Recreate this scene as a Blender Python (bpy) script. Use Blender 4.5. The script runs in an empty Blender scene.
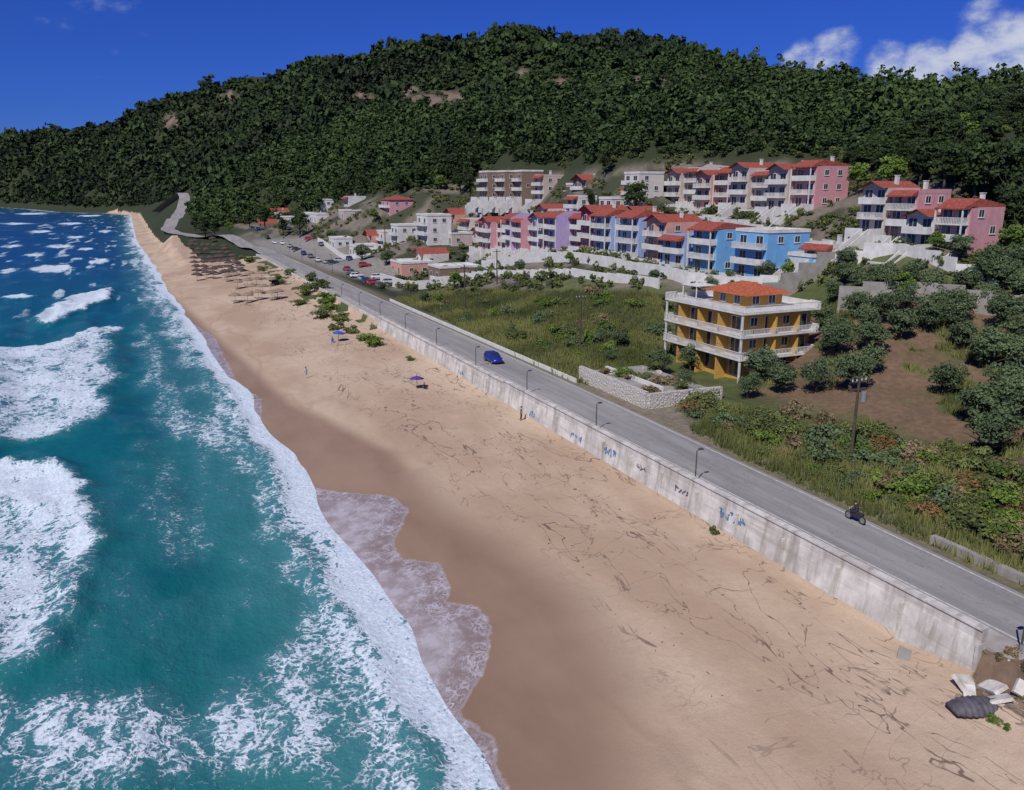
import bpy, math, random
import numpy as np
from mathutils import Vector, Matrix
random.seed(5)
RG=np.random.default_rng(11)
F=800.0; PIT=math.atan(205/800.0); YAW=math.radians(24.4); H=29.0
cp,sp=math.cos(PIT),math.sin(PIT); cy,sy=math.cos(YAW),math.sin(YAW)
def ray(px,py):
    x=px-512.0; u=395.0-py
    y=F*cp+u*sp; z=-F*sp+u*cp
    return (x*cy+y*sy, -x*sy+y*cy, z)
def gp(px,py,z=0.0):
    r=ray(px,py); k=(z-H)/r[2]; return (r[0]*k,r[1]*k)
def dp(px,py,d):
    r=ray(px,py); k=d/math.hypot(r[0],r[1]); return (r[0]*k,r[1]*k,H+r[2]*k)
def proj(X,Y,Z):
    x=X*cy-Y*sy; y=X*sy+Y*cy; z=Z-H
    fw=np.maximum(y*cp-z*sp,1e-3); up=y*sp+z*cp
    return 512+F*x/fw, 395-F*up/fw
def sstep(a,b,x):
    t=np.clip((x-a)/(b-a),0,1); return t*t*(3-2*t)
def hsh(i,j,s):
    n=(i*374761393+j*668265263+s*1442695041)&0xffffffff
    n=((n^(n>>13))*1274126177)&0xffffffff
    return ((n^(n>>16))&0xffff)/65535.0
def vn(x,y,s=0):
    x=np.asarray(x,float);y=np.asarray(y,float)
    i=np.floor(x).astype(np.int64);j=np.floor(y).astype(np.int64)
    a=x-i;b=y-j;a=a*a*(3-2*a);b=b*b*(3-2*b)
    return (hsh(i,j,s)*(1-a)+hsh(i+1,j,s)*a)*(1-b)+(hsh(i,j+1,s)*(1-a)+hsh(i+1,j+1,s)*a)*b
def fbm(x,y,s=0,o=4):
    r=0;a=.5;t=0
    for k in range(o):
        r=r+a*vn(np.asarray(x)*2**k,np.asarray(y)*2**k,s+k);t+=a;a*=.5
    return r/t
def sdpoly(X,Y,poly):
    X=np.asarray(X,float);Y=np.asarray(Y,float)
    d=np.full(X.shape,1e9);ins=np.zeros(X.shape,bool);n=len(poly)
    for k in range(n):
        x0,y0=poly[k];x1,y1=poly[(k+1)%n]
        ex,ey=x1-x0,y1-y0;L=ex*ex+ey*ey+1e-9
        t=np.clip(((X-x0)*ex+(Y-y0)*ey)/L,0,1)
        d=np.minimum(d,np.hypot(X-x0-t*ex,Y-y0-t*ey))
        c=((y0>Y)!=(y1>Y))&(X<(x1-x0)*(Y-y0)/((y1-y0) if y1!=y0 else 1e-9)+x0)
        ins^=c
    return np.where(ins,d,-d)
def wpoly(pts,z=0): return [gp(a,b,z) for a,b in pts]

# ---------------- meshes helpers
COL=bpy.context.scene.collection
def npmesh(name,V,Fa,mats=(),attrs=None,smooth=False,mi=None):
    me=bpy.data.meshes.new(name); V=np.asarray(V,np.float32); Fa=np.asarray(Fa,np.int32)
    k=Fa.shape[1]
    me.vertices.add(len(V)); me.vertices.foreach_set("co",V.ravel())
    me.loops.add(Fa.size); me.loops.foreach_set("vertex_index",Fa.ravel())
    me.polygons.add(len(Fa)); me.polygons.foreach_set("loop_start",np.arange(0,Fa.size,k,dtype=np.int32))
    me.polygons.foreach_set("loop_total",np.full(len(Fa),k,np.int32))
    for m in mats: me.materials.append(m)
    if mi is not None: me.polygons.foreach_set("material_index",np.asarray(mi,np.int32))
    me.update(calc_edges=True)
    if smooth: me.polygons.foreach_set("use_smooth",np.ones(len(Fa),bool))
    for nm,a in (attrs or {}).items():
        a=np.asarray(a,np.float32)
        if a.ndim==1:
            at=me.attributes.new(nm,'FLOAT','POINT'); at.data.foreach_set("value",a)
        else:
            at=me.attributes.new(nm,'FLOAT_COLOR','POINT')
            at.data.foreach_set("color",np.concatenate([a,np.ones((len(a),1),np.float32)],1).ravel())
    me.validate(); return me
class MB:
    def __init__(s): s.v=[];s.f=[];s.m=[];s.mats=[]
    def mi(s,m):
        if m not in s.mats: s.mats.append(m)
        return s.mats.index(m)
    def add(s,vs,fs,m):
        b=len(s.v); s.v+=[tuple(v) for v in vs]; i=s.mi(m)
        for f in fs: s.f.append(tuple(b+q for q in f)); s.m.append(i)
    def box(s,x0,x1,y0,y1,z0,z1,m):
        s.add([(x0,y0,z0),(x1,y0,z0),(x1,y1,z0),(x0,y1,z0),(x0,y0,z1),(x1,y0,z1),(x1,y1,z1),(x0,y1,z1)],
          [(0,3,2,1),(4,5,6,7),(0,1,5,4),(1,2,6,5),(2,3,7,6),(3,0,4,7)],m)
    def prism(s,pts,y0,y1,m):
        n=len(pts); s.add([(a,y0,b) for a,b in pts]+[(a,y1,b) for a,b in pts],[tuple(range(n)),tuple(range(2*n-1,n-1,-1))]+[(k,n+k,n+(k+1)%n,(k+1)%n) for k in range(n)],m)
    def tube(s,p0,p1,r0,r1,m,n=8,cap=True):
        p0=Vector(p0);p1=Vector(p1);d=(p1-p0).normalized()
        a=d.orthogonal().normalized();b=d.cross(a);vs=[]
        for p,r in((p0,r0),(p1,r1)):
            for k in range(n):
                t=2*math.pi*k/n; vs.append(p+a*r*math.cos(t)+b*r*math.sin(t))
        fs=[(k,(k+1)%n,n+(k+1)%n,n+k) for k in range(n)]
        if cap: fs+=[tuple(range(n-1,-1,-1)),tuple(range(n,2*n))]
        s.add(vs,fs,m)
    def loft(s,rings,m,cap=True):
        n=len(rings[0]);vs=[p for r in rings for p in r];fs=[]
        for i in range(len(rings)-1):
            for k in range(n): fs.append((i*n+k,i*n+(k+1)%n,(i+1)*n+(k+1)%n,(i+1)*n+k))
        if cap: fs+=[tuple(range(n-1,-1,-1)),tuple(range((len(rings)-1)*n,len(rings)*n))]
        s.add(vs,fs,m)
    def mesh(s,name,smooth=False):
        me=bpy.data.meshes.new(name); me.from_pydata(s.v,[],s.f)
        for m in s.mats: me.materials.append(m)
        me.polygons.foreach_set("material_index",s.m)
        if smooth: me.polygons.foreach_set("use_smooth",[True]*len(s.f))
        me.update(); return me
def top(name,me,loc=(0,0,0),rz=0,label=None,cat=None,group=None,kind=None,scale=None):
    o=bpy.data.objects.new(name,me); COL.objects.link(o); o.location=loc; o.rotation_euler=(0,0,rz)
    if scale is not None: o.scale=scale
    if me is None: o.empty_display_size=.3
    if label: o["label"]=label
    if cat: o["category"]=cat
    if group: o["group"]=group
    if kind: o["kind"]=kind
    return o
def child(name,me,par,loc=(0,0,0),rz=0,scale=None,label=None):
    o=bpy.data.objects.new(name,me); COL.objects.link(o); o.parent=par; o.location=loc; o.rotation_euler=(0,0,rz)
    if scale is not None: o.scale=scale
    if label: o["label"]=label
    return o

# ---------------- material helpers
class NT:
    def __init__(s,name):
        s.m=bpy.data.materials.new(name); s.m.use_nodes=True; s.t=s.m.node_tree
        s.b=s.t.nodes["Principled BSDF"]; s.out=s.t.nodes["Material Output"]
    def n(s,ty,**k):
        x=s.t.nodes.new(ty)
        for a,b in k.items(): setattr(x,a,b)
        return x
    def l(s,a,b): s.t.links.new(a,b)
    def put(s,sock,v):
        if isinstance(v,bpy.types.NodeSocket): s.l(v,sock)
        else: sock.default_value=v
    def math(s,op,a,b=0.0,clamp=False):
        x=s.n("ShaderNodeMath",operation=op,use_clamp=clamp); s.put(x.inputs[0],a); s.put(x.inputs[1],b); return x.outputs[0]
    def ss(s,v,a,b):
        x=s.n("ShaderNodeMapRange",interpolation_type='SMOOTHSTEP'); s.put(x.inputs[0],v); s.put(x.inputs[1],a); s.put(x.inputs[2],b); return x.outputs[0]
    def mix(s,f,a,b,bl='MIX'):
        x=s.n("ShaderNodeMix",data_type='RGBA',blend_type=bl); s.put(x.inputs[0],f)
        for i,v in((6,a),(7,b)):
            if isinstance(v,(tuple,list)): v=tuple(v)+((1,) if len(v)==3 else ())
            s.put(x.inputs[i],v)
        return x.outputs[2]
    def noise(s,scale,vec=None,detail=4,rough=.55,dist=0):
        x=s.n("ShaderNodeTexNoise"); x.inputs["Scale"].default_value=scale; x.inputs["Detail"].default_value=detail
        x.inputs["Roughness"].default_value=rough; x.inputs["Distortion"].default_value=dist
        if vec is not None: s.l(vec,x.inputs["Vector"])
        return x.outputs[0]
    def pos(s): return s.n("ShaderNodeNewGeometry").outputs["Position"]
    def obj(s): return s.n("ShaderNodeTexCoord").outputs["Object"]
    def mapv(s,vec,sc=(1,1,1),loc=(0,0,0)):
        x=s.n("ShaderNodeMapping"); s.l(vec,x.inputs[0]); x.inputs["Scale"].default_value=sc; x.inputs["Location"].default_value=loc; return x.outputs[0]
    def attr(s,n):
        return s.n("ShaderNodeAttribute",attribute_name=n)
    def bump(s,h,strength=.5,dist=.1):
        x=s.n("ShaderNodeBump"); x.inputs["Strength"].default_value=strength; x.inputs["Distance"].default_value=dist; s.l(h,x.inputs["Height"]); s.l(x.outputs[0],s.b.inputs["Normal"])
    def fin(s,col,rough=.8,spec=None):
        s.put(s.b.inputs["Base Color"],col if not isinstance(col,tuple) else col+(1,)); s.put(s.b.inputs["Roughness"],rough)
        if spec is not None: s.b.inputs["Specular IOR Level"].default_value=spec
        return s.m
_mc={}
def plain(name,c,rough=.8,var=.25,sc=1.5,metal=0,spec=None,streak=False):
    if name in _mc: return _mc[name]
    t=NT(name); p=t.pos()
    n=t.noise(sc,p,4,.6); f=t.ss(n,.3,.75)
    dark=tuple(x*(1-var) for x in c)
    col=t.mix(f,dark,c)
    if streak:
        n2=t.noise(1.0,t.mapv(p,(2.2,2.2,.25)),3,.6); f2=t.ss(n2,.5,.8)
        col=t.mix(t.math('MULTIPLY',f2,.35),col,tuple(x*.45 for x in c))
    t.b.inputs["Metallic"].default_value=metal
    _mc[name]=t.fin(col,rough,spec); return _mc[name]
M_white=plain("white_plaster",(.70,.69,.66),.85,.22,.8,streak=True)
M_glass=plain("window_glass",(.03,.04,.055),.12,.3,1,spec=.8)
def tilemat(name,c):
    t=NT(name); p=t.obj(); w=t.n("ShaderNodeTexWave",wave_type='BANDS',bands_direction='Y'); w.inputs["Scale"].default_value=2.2; w.inputs["Distortion"].default_value=.4
    t.l(p,w.inputs[0]); n=t.noise(2.5,t.pos(),5); col=t.mix(t.ss(n,.35,.7),tuple(x*.5 for x in c),c); col=t.mix(t.math('MULTIPLY',w.outputs[0],.35),col,tuple(x*.4 for x in c))
    t.bump(w.outputs[0],.4,.08); return t.fin(col,.85)
M_tile=tilemat("terracotta_tiles",(.44,.10,.065)); M_tile2=tilemat("orange_tiles",(.60,.15,.06))
M_conc=plain("concrete",(.34,.32,.29),.9,.3,.7,streak=True)
M_metal=plain("dark_metal",(.08,.08,.09),.5,.2,2)
M_galv=plain("galvanised_metal",(.3,.31,.32),.45,.2,2,metal=.3)
M_wood=plain("weathered_wood",(.10,.075,.055),.9,.4,4)
M_bark=plain("bark",(.09,.07,.05),.95,.4,5)
M_rub=plain("rubber",(.02,.02,.02),.8,.2,5)
def wallmat(n,c): return plain("plaster_"+n,c,.88,.15,.8,streak=True)
W_crim=wallmat("crimson",(.46,.065,.10)); W_pink=wallmat("pink",(.62,.31,.34)); W_blue=wallmat("sky_blue",(.17,.42,.72)); W_pale=wallmat("pale_blue",(.34,.44,.68)); W_lil=wallmat("lilac",(.46,.36,.60))
W_beige=wallmat("beige",(.56,.46,.42)); W_cream=wallmat("cream",(.64,.59,.54)); W_brown=wallmat("brown",(.24,.16,.12)); W_sal=wallmat("salmon",(.62,.33,.27)); W_yel=wallmat("ochre",(.58,.34,.075))

def leafmat(name,c,c2):
    t=NT(name); a=t.attr("tint"); oi=t.n("ShaderNodeObjectInfo")
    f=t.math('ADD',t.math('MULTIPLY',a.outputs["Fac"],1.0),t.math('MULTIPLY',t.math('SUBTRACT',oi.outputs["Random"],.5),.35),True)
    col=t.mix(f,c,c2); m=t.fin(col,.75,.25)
    return m
L_pine=leafmat("pine_needles",(.009,.018,.008),(.058,.098,.026))
L_olive=leafmat("olive_leaves",(.022,.040,.018),(.13,.18,.08))
L_bush=leafmat("bush_leaves",(.028,.042,.013),(.17,.20,.06))
L_bright=leafmat("bright_leaves",(.03,.065,.010),(.17,.25,.04))
L_dry=leafmat("dry_leaves",(.07,.055,.028),(.28,.215,.115))
L_orange=leafmat("rusty_leaves",(.07,.04,.015),(.27,.16,.06))

# ---------------- terrain
SHY=[-50,0,32,75,120,180,260,531,800,1066,1168,1251,1450,1647,1850,2300,3600]
SHX=[12.8,12.5,12.2,11.2,9.7,7.5,4.4,-4.6,-8,-11,-35,-98,-150,-217,-420,-800,-1400]
def shore(Y): return np.interp(Y,SHY,SHX)
def wbase(Y): return np.interp(Y,[10,22,30,130,200,260,340],[3.8,3.1,2.6,2.9,3.7,4.2,4.3])
def redge(Y): return np.interp(Y,[0,25,45,77,120],[47.4,47.9,48.5,49.15,49.3])
ridge=[(-80,150,2300),(0,143,2100),(45,137,1900),(85,132,1800),(130,115,1500),(165,103,1400),(190,90,1250),(230,80,1200),(270,72,1100),(310,70,1020),(350,68,950),(400,60,880),(450,53,820),(500,40,760),(540,44,750),(560,52,740),(610,47,720),(650,53,700),(700,62,660),(730,72,640),(760,82,620),(800,93,600),(830,97,560),(870,103,520),(900,106,500),(940,104,460),(970,98,430),(1024,84,390),(1100,76,370),(1250,62,360)]
ctl=[]
for a,b,d in ridge:
    ctl.append(dp(a,b,d)); x,y,z=dp(a,b,d*1.35); 
    zr=dp(a,b,d)[2]; ctl.append((x,y,zr*.78)); x,y,z=dp(a,b,d*1.9); ctl.append((x,y,zr*.45))
ctl+=[dp(*q) for q in [
 (0,172,1750),(50,178,1500),(130,165,1100),(130,190,950),(200,150,800),(200,190,620),(260,130,750),(260,180,520),(300,230,380),(250,226,420),(350,150,520),(350,188,400),(430,110,560),(430,160,380),(430,190,330),
 (500,80,600),(500,115,450),(500,155,310),(560,88,540),(600,155,265),(600,120,370),(650,92,470),(700,130,330),(700,105,430),(750,150,240),(760,118,360),(850,142,250),(850,122,350),(920,150,200),(1000,145,190),(1000,115,270),(940,122,320),(1100,150,180),(1100,115,260),(1250,160,160),
 (200,214,520),(200,205,600),(450,290,190),(415,240,270),(385,216,330),(450,212,320),(430,210,330),
 (560,289,160),(660,292,142),(1000,300,130),(1000,250,150),(900,290,128),(1000,450,85),(1000,385,104),(900,370,105),(830,330,118),(1100,400,95),(1100,300,130),(1200,420,90),(900,430,88)]]
for Y in (-20,0,15,30,45,60,75,90,110,130,150,175,200,230,265,300,335): ctl.append((50.0,Y,4.4))
for X,Y,z in [(95,156,15.6),(95,196,13),(95,236,10.6),(105,156,16.5),(105,236,12),(97,138,14),(100,112,13.4),(110,112,14.5),(133,135,25.3),(133,160,25.3),(133,185,25.3),(143,140,26),(143,180,26),(112,84,19.6),(112,101,20),(122,84,20.5),(122,190,26),(122,230,26),(122,280,26),(122,305,25.5),(75,206,4.6),(80,115,11.2),
   (71,81,4.6),(84,90,5.2),(71,97,4.8),(60,60,5.2),(60,40,5.0),(60,20,5),(62,110,5.3),(65,140,6),(62,170,4.8),(70,230,4.8),(77,300,6),(90,300,9),
   (44,345,4.6),(43,360,4.7),(40,389,4.8),(26,435,5),(11,483,5.5),(25,599,12),(31,649,24),(21,700,35),(40,483,10),(60,440,9),(5,300,1),(60,380,7)]: ctl.append((X,Y,z))
C=np.array(ctl)
def lp(X,Y): return np.arctan2(X,Y+40)*1.0, np.log(np.hypot(X,Y+40)+5)*.8
cu,cv=lp(C[:,0],C[:,1]); n=len(C)
def ker(r2): return .5*r2*np.log(r2+1e-12)
K=ker((cu[:,None]-cu)**2+(cv[:,None]-cv)**2)+np.eye(n)*2e-4
P=np.stack([np.ones(n),cu,cv],1); A=np.block([[K,P],[P.T,np.zeros((3,3))]])
rr=np.hypot(C[:,0],C[:,1]+40)+5
sol=np.linalg.solve(A,np.concatenate([C[:,2]/rr,[0,0,0]]))
def tps(X,Y):
    sh=np.shape(X); X=np.ravel(X);Y=np.ravel(Y); out=np.empty(len(X))
    for i in range(0,len(X),20000):
        u,v=lp(X[i:i+20000],Y[i:i+20000])
        k=ker((u[:,None]-cu)**2+(v[:,None]-cv)**2)
        out[i:i+20000]=(k@sol[:n]+sol[n]+sol[n+1]*u+sol[n+2]*v)*(np.hypot(X[i:i+20000],Y[i:i+20000]+40)+5)
    return out.reshape(sh)
def gz(X,Y):
    X=np.asarray(X,float);Y=np.asarray(Y,float)
    T=tps(X,Y); d=np.hypot(X,Y)
    T=np.maximum(T,3.6)
    amp=np.clip((d-260)/500,0,1)
    gul=np.exp(-np.abs(fbm(X/150+.3*Y/150,Y/260,31,3)-.5)*16)
    T=T+amp*(fbm(X/110,Y/110,3)-.5)*24+amp*(fbm(X/35,Y/35,9)-.5)*10-amp*gul*17+amp*4+np.clip((X-54)/20,0,1)*(fbm(X/6,Y/6,2)-.5)*.7
    s=shore(Y); u=X-s
    near=np.where(X<39.7, wbase(Y)*np.clip(u/np.maximum(39.7-s,1),0,1)**.85, 4.36)
    w=sstep(49.6,57,X); near=near*(1-w)+T*w
    far=np.minimum(T,np.maximum(.12*u,1.0+(u-9)*.85)); 
    q=sstep(300,370,Y); z=near*(1-q)+far*q
    z=np.where(u<0,np.maximum(u*.09,-5),z)
    z=z+np.where((u>2)&(X<39),(fbm(X/3,Y/3,5)-.5)*.22*np.clip(u/8,0,1),0)
    mnd=np.exp(-((X-40.2)/2.6)**2-((np.minimum(Y,20.5)-20.5)/6)**2-(np.maximum(Y-20.5,0)/2.6)**2)
    z=z+np.where(X<42,mnd*(1.0+1.6*(fbm(X/1.1,Y/1.1,51,2)-.5)),0)
    return z
def gz1(x,y): return float(gz(np.array([x]),np.array([y]))[0])
def lines(segs):
    o=[segs[0][0]]
    for a,b,st0,st1 in segs:
        x=a
        while x<b-1e-6:
            f=(x-a)/(b-a); x+=st0+(st1-st0)*f
            if x<b-.3*st0: o.append(x)
        o.append(b)
    return np.array(sorted(set(np.round(o,3))))
GX=lines([(-1800,-300,150,40),(-300,-30,20,6),(-30,5,3,.6),(5,39.2,.5,.5),(39.2,39.7,.5,.5),(39.7,40.0,.3,.3),(40.0,41.6,.8,.8),(41.6,47.2,5.6,5.6),(47.2,49.6,.6,.6),(49.6,80,.8,1),(80,160,1.2,2),(160,400,3,8),(400,2500,12,120)])
GY=lines([(-60,10,10,2),(10,150,.55,.9),(150,400,1.2,4),(400,1500,5,14),(1500,3600,18,120)])
XX,YY=np.meshgrid(GX,GY); ZZ=gz(XX,YY)
nx,ny=len(GX),len(GY)
def gridfaces(nx,ny):
    i=np.arange(ny-1)[:,None]*nx+np.arange(nx-1); i=i.ravel(); return np.stack([i,i+1,i+1+nx,i+nx],1)
PX,PY=proj(XX,YY,ZZ)
DD=np.hypot(XX,YY)
front=(XX*sy+YY*cy)>5
def C3(c): return np.array(c)[None,None,:]
land=np.ones(XX.shape+(3,))*C3((.026,.038,.014))
nz=fbm(XX/9,YY/9,21)[...,None]; nz2=fbm(XX/2.5,YY/2.5,33)[...,None]
grass=C3((.12,.135,.04))*(1-nz)+C3((.06,.09,.025))*nz
grass=grass*(.6+.8*nz2)
soil=C3((.19,.12,.075))*(.8+.4*nz2)
dirt=C3((.24,.20,.165))*(.75+.5*nz2)
def blend(m,c):
    global land
    m=np.clip(m,0,1)[...,None]; land=land*(1-m)+c*m
def pxm(poly,soft=4): return np.where(front,np.clip(.5+sdpoly(PX,PY,poly)/soft,0,1),0)
nearland=(DD<165)&(XX>47)&(PY>225)
blend(nearland*1.0,grass)
BUILT=[(230,222),(300,214),(380,196),(470,182),(660,162),(850,160),(1000,200),(1000,262),(860,275),(780,292),(660,290),(460,292),(400,292),(300,262),(240,245)]
blend(pxm(BUILT,6)*(DD<520)*(.7*sstep(.45,.6,nz[...,0])+.12),dirt)
blend(pxm([(240,240),(300,236),(395,262),(400,290),(300,262)],6)*.9,C3((.30,.28,.26)))
blend(pxm([(700,345),(830,300),(1024,290),(1200,330),(1200,500),(1010,470),(920,440),(760,395)],20)*sstep(.42,.54,fbm(XX/6,YY/6,55)),soil)
blend(pxm([(575,385),(660,395),(700,425),(740,450),(660,430)],8)*.9,dirt)
verge=sstep(47,47.5,XX)*(1-sstep(50.4,53,XX))*(YY<300)
blend(verge*(.4+.6*nz[...,0]),C3((.24,.20,.14)))
rocks=[(442,102,30,12),(412,94,12,8),(655,82,38,7),(700,80,14,5),(362,98,20,5),(170,122,10,11),(480,112,14,7),(232,98,14,6),(560,84,20,5),(610,78,16,5),(520,72,12,5)]
rk=np.zeros(XX.shape)
for a,b,c,e in rocks: rk=np.maximum(rk,1-np.clip(((PX-a)/c)**2+((PY-b)/e)**2,0,1.2))
rk=np.where(front&(DD>250),np.clip(rk*2.2,0,1),0)
blend(rk*sstep(.3,.5,fbm(XX/10,YY/10,77)),C3((.23,.16,.13))*(.6+.8*nz2))
sandf=np.where(XX<39.9,1,0)*1.0
beachfar=(XX-shore(YY)<11+7*(YY<450))&(YY<1180)
sandf=np.where(YY>330,np.where(beachfar,1,0),sandf)
scr=(XX>34+0*YY)&(XX<41)&(YY>140)&(YY<330)
sandf=np.where(scr&(fbm(XX/3,YY/5,61)>.5),.25,sandf)
land=np.where(scr[...,None],grass,land)
bank=(XX>37.8)&(XX<42.5)&(YY<25)
sandf=np.where(bank&(fbm(XX/1.5,YY/1.5,66)>.38),.12,sandf); land=np.where(bank[...,None],C3((.24,.16,.11))*(.4+1.2*nz2),land)
wetp=wpoly([(120,222),(150,262),(170,292),(222,340),(292,405),(345,432),(395,458),(445,512),(510,550),(575,600),(625,690),(650,830),(380,830),(250,480),(130,280)],.7)
wet=np.clip(.5+sdpoly(XX,YY,wetp)/np.where(YY<75,9,4),0,1)
swp=wpoly([(290,480),(340,492),(395,500),(410,515),(395,545),(402,560),(440,566),(452,590),(448,604),(480,612),(494,630),(488,668),(470,700),(462,712),(478,722),(498,735),(500,760),(530,830),(400,830),(300,560)],.45)
sw=sdpoly(XX,YY,swp)
swp2=wpoly([(120,236),(150,272),(175,310),(215,338),(238,382),(262,400),(262,440),(290,460),(300,490),(250,480),(130,270)],.3)
sw=np.maximum(sw,sdpoly(XX,YY,swp2)); sw=np.clip(sw,-3,6)
t=NT("ground_surface"); p=t.pos()
a_s=t.attr("sandf").outputs["Fac"]; a_w=t.attr("wet").outputs["Fac"]; a_sw=t.attr("swash").outputs["Fac"]; a_c=t.attr("landcol").outputs["Color"]
n1=t.noise(.09,t.mapv(p,(1,.45,1)),5,.6); n2=t.noise(1.4,p,5,.65); n3=t.noise(9,p,4,.7)
sand=t.mix(t.ss(n1,.35,.65),(.41,.29,.20),(.56,.435,.315))
sand=t.mix(t.math('MULTIPLY',t.ss(n2,.35,.75),.35),sand,(.38,.275,.195))
sand=t.mix(t.math('MULTIPLY',t.ss(n3,.45,.7),.3),sand,(.33,.24,.17))
a_d=t.attr("debris").outputs["Fac"]
def contour(sc_,mp,loc,lv,w0,w1,dist,det=4,ro=.55):
    q=t.noise(sc_,t.mapv(p,mp,loc),det,ro,dist)
    return t.math('SUBTRACT',1.0,t.ss(t.math('ABSOLUTE',t.math('SUBTRACT',q,lv)),w0,w1))
brk=t.ss(t.noise(.45,p,3),.36,.5)
lm=t.math('MAXIMUM',contour(.10,(1.7,.45,1),(0,0,0),.5,.0015,.006,.7),t.math('MULTIPLY',contour(.22,(1.3,.5,1),(31,7,0),.47,.0015,.007,.5),.75))
lm=t.math('MAXIMUM',lm,t.math('MULTIPLY',contour(.14,(.6,1.1,1),(3,17,0),.5,.001,.004,.7),.6))
deb=t.math('MULTIPLY',t.math('MULTIPLY',lm,brk),a_d)
sand=t.mix(t.math('MULTIPLY',deb,.85),sand,(.12,.08,.06))
tide=t.math('MULTIPLY',contour(.05,(1.0,.35,1),(5,3,0),.5,.003,.02,.2),t.math('SUBTRACT',1.0,t.ss(a_d,.0,.3)))
sand=t.mix(t.math('MULTIPLY',tide,.25),sand,(.26,.18,.125))
wetm=t.ss(t.math('ADD',a_w,t.math('MULTIPLY',t.math('SUBTRACT',n1,.5),1.0)),.12,.85)
wets=t.mix(t.ss(n1,.3,.7),(.225,.145,.095),(.315,.215,.148))
sand=t.mix(wetm,sand,wets)
wn=t.noise(.7,p,5,.65); swv=t.math('ADD',a_sw,t.math('MULTIPLY',t.math('SUBTRACT',wn,.5),1.2))
swm=t.ss(swv,0.0,.25)
vo=t.n("ShaderNodeTexVoronoi",feature='DISTANCE_TO_EDGE'); vo.inputs["Scale"].default_value=2.6
vo2=t.n("ShaderNodeTexVoronoi",feature='DISTANCE_TO_EDGE'); vo2.inputs["Scale"].default_value=1.0
wv=t.n("ShaderNodeVectorMath",operation='ADD'); nzc=t.n("ShaderNodeTexNoise"); nzc.inputs["Scale"].default_value=1.0; nzc.inputs["Detail"].default_value=5; t.l(p,nzc.inputs[0])
sc=t.n("ShaderNodeVectorMath",operation='SCALE'); t.l(nzc.outputs[1],sc.inputs[0]); sc.inputs["Scale"].default_value=2.6
t.l(t.mapv(p,(1,.6,0)),wv.inputs[0]); t.l(sc.outputs[0],wv.inputs[1]); t.l(wv.outputs[0],vo.inputs["Vector"]); t.l(wv.outputs[0],vo2.inputs["Vector"])
lace=t.math('SUBTRACT',1.0,t.ss(vo.outputs[0],.03,.16)); lace2=t.math('SUBTRACT',1.0,t.ss(vo2.outputs[0],.02,.12))
lace=t.math('MULTIPLY',t.math('MAXIMUM',t.math('MULTIPLY',lace,.65),lace2),t.ss(wn,.33,.6))
edge=t.math('SUBTRACT',1.0,t.ss(swv,.06,.35))
inner=t.ss(swv,.8,4.0)
fm=t.math('MAXIMUM',t.math('MULTIPLY',lace,.75),t.math('MULTIPLY',edge,.55)); fm=t.math('MAXIMUM',fm,t.math('MULTIPLY',inner,t.math('ADD',.25,t.math('MULTIPLY',t.ss(wn,.35,.65),.45))))
swc=t.mix(fm,(.235,.185,.18),(.60,.585,.65))
sand=t.mix(t.math('MULTIPLY',swm,.85),sand,swc)
landc=t.mix(t.math('MULTIPLY',t.ss(n2,.3,.7),.45),a_c,(.03,.034,.015)); landc=t.mix(t.math('MULTIPLY',t.ss(n3,.5,.75),.15),landc,(.13,.11,.065))
col=t.mix(t.ss(t.math('ADD',a_s,t.math('MULTIPLY',t.math('SUBTRACT',n2,.5),.6)),.35,.65),landc,sand)
wr=t.math('SUBTRACT',.95,t.math('MULTIPLY',wetm,.35)); wr=t.math('SUBTRACT',wr,t.math('MULTIPLY',swm,.25))
h=t.math('ADD',t.math('MULTIPLY',n2,.6),t.math('MULTIPLY',n3,.25)); h=t.math('MULTIPLY',h,t.math('SUBTRACT',1.0,t.math('MULTIPLY',wetm,.85)))
t.bump(h,.7,.16); M_ground=t.fin(col,wr,.35)
u=XX-shore(YY)
deba=sstep(11,15,u+(fbm(XX/5,YY/9,93)-.5)*6)*np.clip(vn(XX/12,YY/18,91)*1.6+.1,0,1)
V=np.stack([XX,YY,ZZ],-1).reshape(-1,3)
gm=npmesh("ground",V,gridfaces(nx,ny),[M_ground],{"sandf":sandf.ravel(),"wet":wet.ravel(),"swash":sw.ravel(),"landcol":land.reshape(-1,3),"debris":deba.ravel()},True)
top("ground",gm,kind="structure",label="sandy beach rising to grassy land and wooded hills",cat="ground")

# ---------------- sea
SX=lines([(-9000,-400,1500,80),(-400,-60,30,5),(-60,18,1.2,.4)])
SY=lines([(-3000,5,600,5),(5,140,.5,.65),(140,320,.9,2.2),(320,1300,4,12),(1300,12000,40,1500)])
sx,syy=np.meshgrid(SX,SY); off=shore(syy)-11.5
sxx=sx+np.where(sx>-60,off,off*np.clip((400+sx)/340,0,1))
u=shore(syy)-sxx
lobe=fbm(syy/17,syy*0+3.3,44,3); lobe=np.clip((lobe-.3)*1.8,0,1)
ue=u+lobe*2.2
foam=np.zeros(sx.shape); ridge_h=np.zeros(sx.shape)
wx_=sxx+(fbm(sxx/4,syy/5,140)-.5)*6; wy_=syy+(fbm(sxx/4,syy/5,141)-.5)*7
def fp(pts,d,soft,crest=0):
    global foam,ridge_h
    s=sdpoly(wx_,wy_,wpoly(pts)); foam=np.maximum(foam,d*np.clip(.5+s/soft,0,1))
    if crest: ridge_h=np.maximum(ridge_h,crest*np.exp(-((s-.8)/1.6)**2))
wob=(fbm(sxx/5,syy/9,40)-.5)
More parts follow.
